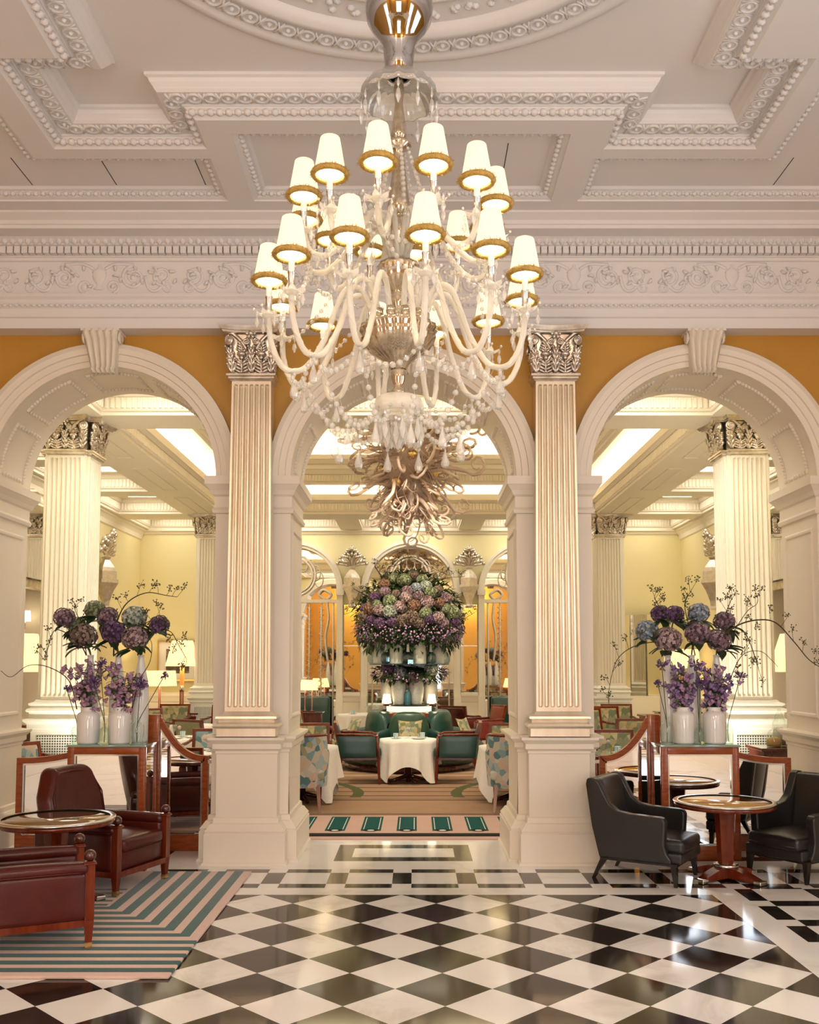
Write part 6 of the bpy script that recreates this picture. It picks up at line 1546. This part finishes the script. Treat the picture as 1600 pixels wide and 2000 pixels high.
cabinet('lamp_cabinet', (5.1, 18.3, 0), .42, .22, .75, 'low cabinet under the lamp at the right back corner', WOODD, WOODD)
lamp((5.18, 18.2, .75), .34, .31, .82, 1.18, 'broad cream lamp behind the right bouquet', .03, 12)
for x_, y_, w_ in ((-2.08, 18.9, 'first'), (-1.92, 18.7, 'second')): lamp((x_, y_, .72), .12, .07, .42, .62, '%s small white lamp before the left arched mirror' % w_, .012, 1.5, LSH)
lamp((2.15, 18.8, .72), .12, .07, .42, .62, 'small white lamp before the right arched mirror', .012, 1.5, LSH)
cabinet('side_table', (-2.0, 18.8, 0), .30, .22, .72, 'dark side table with two small lamps before the left arched mirror', WOODD, WOODD); cabinet('side_table', (2.15, 18.8, 0), .26, .2, .72, 'dark side table with a small lamp before the right arched mirror', WOODD, WOODD)
cabinet('wood_cabinet', (3.86, 14.6, 0), .33, .25, .88, 'mahogany cabinet beside the large patterned chair, right arch')
cabinet('sweet_cabinet', (3.92, 9.72, 0), .40, .24, .82, 'dark cabinet with sweet jars behind the right outer pier', WOODD, WOODD)
SW = [simple('sweets_%s' % n_, c_, .5) for n_, c_ in (('amber',(.45,.26,.08)),('plum',(.20,.05,.06)),('pale',(.62,.55,.46)))]
for k, (dx, dy, r_, h_, w_) in enumerate(((-.22,-.08,.075,.20,'left, amber'),(-.02,-.10,.085,.30,'middle, plum'),(-.10,.08,.07,.38,'tall pale'),(.12,.02,.075,.26,'right, amber'))):
    t = thing('sweet_jar', 'glass jar of %s sweets on the dark cabinet' % w_, 'jar', (3.92+dx, 9.72+dy, .82), 0, 'sweet jars')
    g = MB(); g.lathe([(r_*.9,0),(r_,.02),(r_,h_*.6),(r_*.7,h_*.72),(r_*.75,h_*.75)], 24, cap=False); g.build('jar', CLEARG, t); g = MB(); g.lathe([(r_*.78,h_*.75),(r_*.6,h_*.83),(.012,h_*.92),(.02,h_*.97),(.001,h_)], 20, cap=False); g.build('lid', CLEARG, t)
    g = MB(); g.lathe([(r_*.86,.006),(r_*.94,.03),(r_*.92,h_*.42),(r_*.4,h_*.5),(.001,h_*.5)], 16, cap=True); g.build('sweets', SW[k % 3], t)
for s, w_ in ((-1, 'left'), (1, 'right')):
    t = thing('wall_sofa', 'dark green sofa against the back wall under the %s arched mirror' % w_, 'sofa', (s*2.45, 19.35, 0), 0, 'back wall sofas')
    g = MB(); g.rbox((0,-.05,.26), (.80,.28,.18), .05, 3); g.build('seat', GREENL, t); g = MB(); g.rbox((0,.24,.62), (.80,.08,.36), .05, 3, puff=(0,.02,0)); g.build('backrest', GREENL, t)
# picture, folding mirror
t = thing('framed_picture', 'framed dark print hanging behind the tall lamp, left arch', 'picture', (-4.82, FY-.01, 1.72)); g = MB(); rectframe(g, [(-.42,-.42),(.42,-.42),(.42,.42),(-.42,.42)], .035, .018, -.03); g.build('frame', BRASS, t)
g = MB(); g.box(-.39,.39,-.03,-.02,-.39,.39); g.build('mount', LINEN, t); g = MB(); g.box(-.24,.24,-.034,-.03,-.26,.24); pm2 = Mat('dark_print'); pm2.set(col=pm2.ramp(pm2.noise(7,5,.6), [(.35,(.02,.02,.02)),(.55,(.16,.12,.08)),(.7,(.45,.40,.32))]), rough=.5); g.build('print', pm2.m, t)
t = thing('folding_mirror', 'tall three-leaf mirror screen standing on the dado, right arch', 'mirror', (4.68, FY-.2, 0))
for k in range(3): g = MB(Matrix.Translation((-.30+.30*k, 0, 0)) @ Matrix.Rotation(R((25,-25,25)[k]), 4, 'Z')); g.box(-.15,.15,-.012,.012,1.0,2.66); g.build('mirror_leaf', MIRB, t)
g = MB(); g.box(-.48,.48,-.12,.14,.0,1.0); g.build('base_panel', FOYER, t)

t = thing('wall_lamp', 'small white wall lamp glowing in the dark recess at far left', 'lamp', (-5.84, 14.48, 2.30)); g = MB(); g.lathe([(.085,0),(.075,.16)], 28, cap=False); g.lathe([(.072,.158),(.082,.002)], 28, cap=False); g.build('lamp_shade', LSW, t); g = MB(); g.cyl((0,0,-.12),(0,0,.05), .014); g.tube([(0,0,-.08),(-.06,0,-.12),(-.13,0,-.12)], .012, 6); g.build('bracket', STEEL, t)
# ================================================================ LIGHT
def area(name, loc, rot, sx, sy, power, col):
    l = bpy.data.lights.new(name, 'AREA'); l.shape = 'RECTANGLE'; l.size = sx; l.size_y = sy; l.energy = power; l.color = col
    o = bpy.data.objects.new(name, l); COL.objects.link(o); o.location = loc; o.rotation_euler = rot; return o
def point(name, loc, power, col, r=.05):
    l = bpy.data.lights.new(name, 'POINT'); l.energy = power; l.color = col; l.shadow_soft_size = r
    o = bpy.data.objects.new(name, l); COL.objects.link(o); o.location = loc; return o
# fill light added at the invented rear window, then side window light
for a, b in WIN: area('window_daylight', ((a+b)/2, LY0+.12, 2.05), (PI/2, 0, 0), 2.3, 3.0, 130, (1.0,.94,.87))
for s, a, b in SW_: area('side_window_daylight', (s*(LX-.16), (a+b)/2, 2.6), (0, s*PI/2, 0), 2.6, b-a-.2, 38 if s > 0 else 30, (.82,.88,1.0))  # the light at the left window is added
def spot(name, loc, tgt, power, col, ang, r=.06):
    l = bpy.data.lights.new(name, 'SPOT'); l.energy = power; l.color = col; l.spot_size = ang; l.spot_blend = .8; l.shadow_soft_size = r
    o = bpy.data.objects.new(name, l); COL.objects.link(o); o.location = loc; o.rotation_euler = (Vector(tgt)-Vector(loc)).to_track_quat('-Z', 'Y').to_euler()
for s in (-1, 1):      # pier uplighters, and unseen fill spots added to brighten the foyer
    spot('pier_uplighter', (s*3.0, 9.75, .12), (s*3.92, 10.75, 2.5), 150, (1.0,.91,.74), R(80)); spot('coffer_downlight', (s*2.9, 9.4, 4.75), (s*3.7, 10.9, 2.0), 90, (1.0,.90,.72), R(75))
    spot('coffer_downlight', (s*2.4, 13.0, 4.9), (s*3.0, 14.5, 0), 160, (1.0,.86,.62), R(90))
spot('coffer_downlight', (0, 12.0, 5.0), (0, 15.0, 1.3), 440, (1.0,.88,.66), R(70))  # fill spot added to brighten the tea table and flower tower
WARM = (1.0,.80,.55)
for s in (-1, 1): point('lobby_lamp', (s*2.6, -3.7, 4.7), 150, (1.0,.89,.74), .30)     # unseen fill lights added behind the camera to warm the piers
for p_, w_ in BULBS: point('lamp_bulb', p_, w_, (1.0,.76,.46), .04)
for s in (-1, 1):      # uplighters at the foot of the near piers and the added fill spots are set above
    pass
sc.view_settings.exposure = 0.34
wd = bpy.data.worlds.new('world'); sc.world = wd; wd.use_nodes = True
wd.node_tree.nodes['Background'].inputs[0].default_value = (1,.9,.8,1); wd.node_tree.nodes['Background'].inputs[1].default_value = .3
cy = sc.cycles
cy.max_bounces = 9; cy.diffuse_bounces = 4; cy.glossy_bounces = 4; cy.transmission_bounces = 6; cy.transparent_max_bounces = 20
cy.caustics_reflective = False; cy.caustics_refractive = False; cy.sample_clamp_indirect = 4; cy.sample_clamp_direct = 0; cy.blur_glossy = .5
cy.use_denoising = True
try: cy.use_adaptive_sampling = True; cy.adaptive_threshold = .015
except Exception: pass
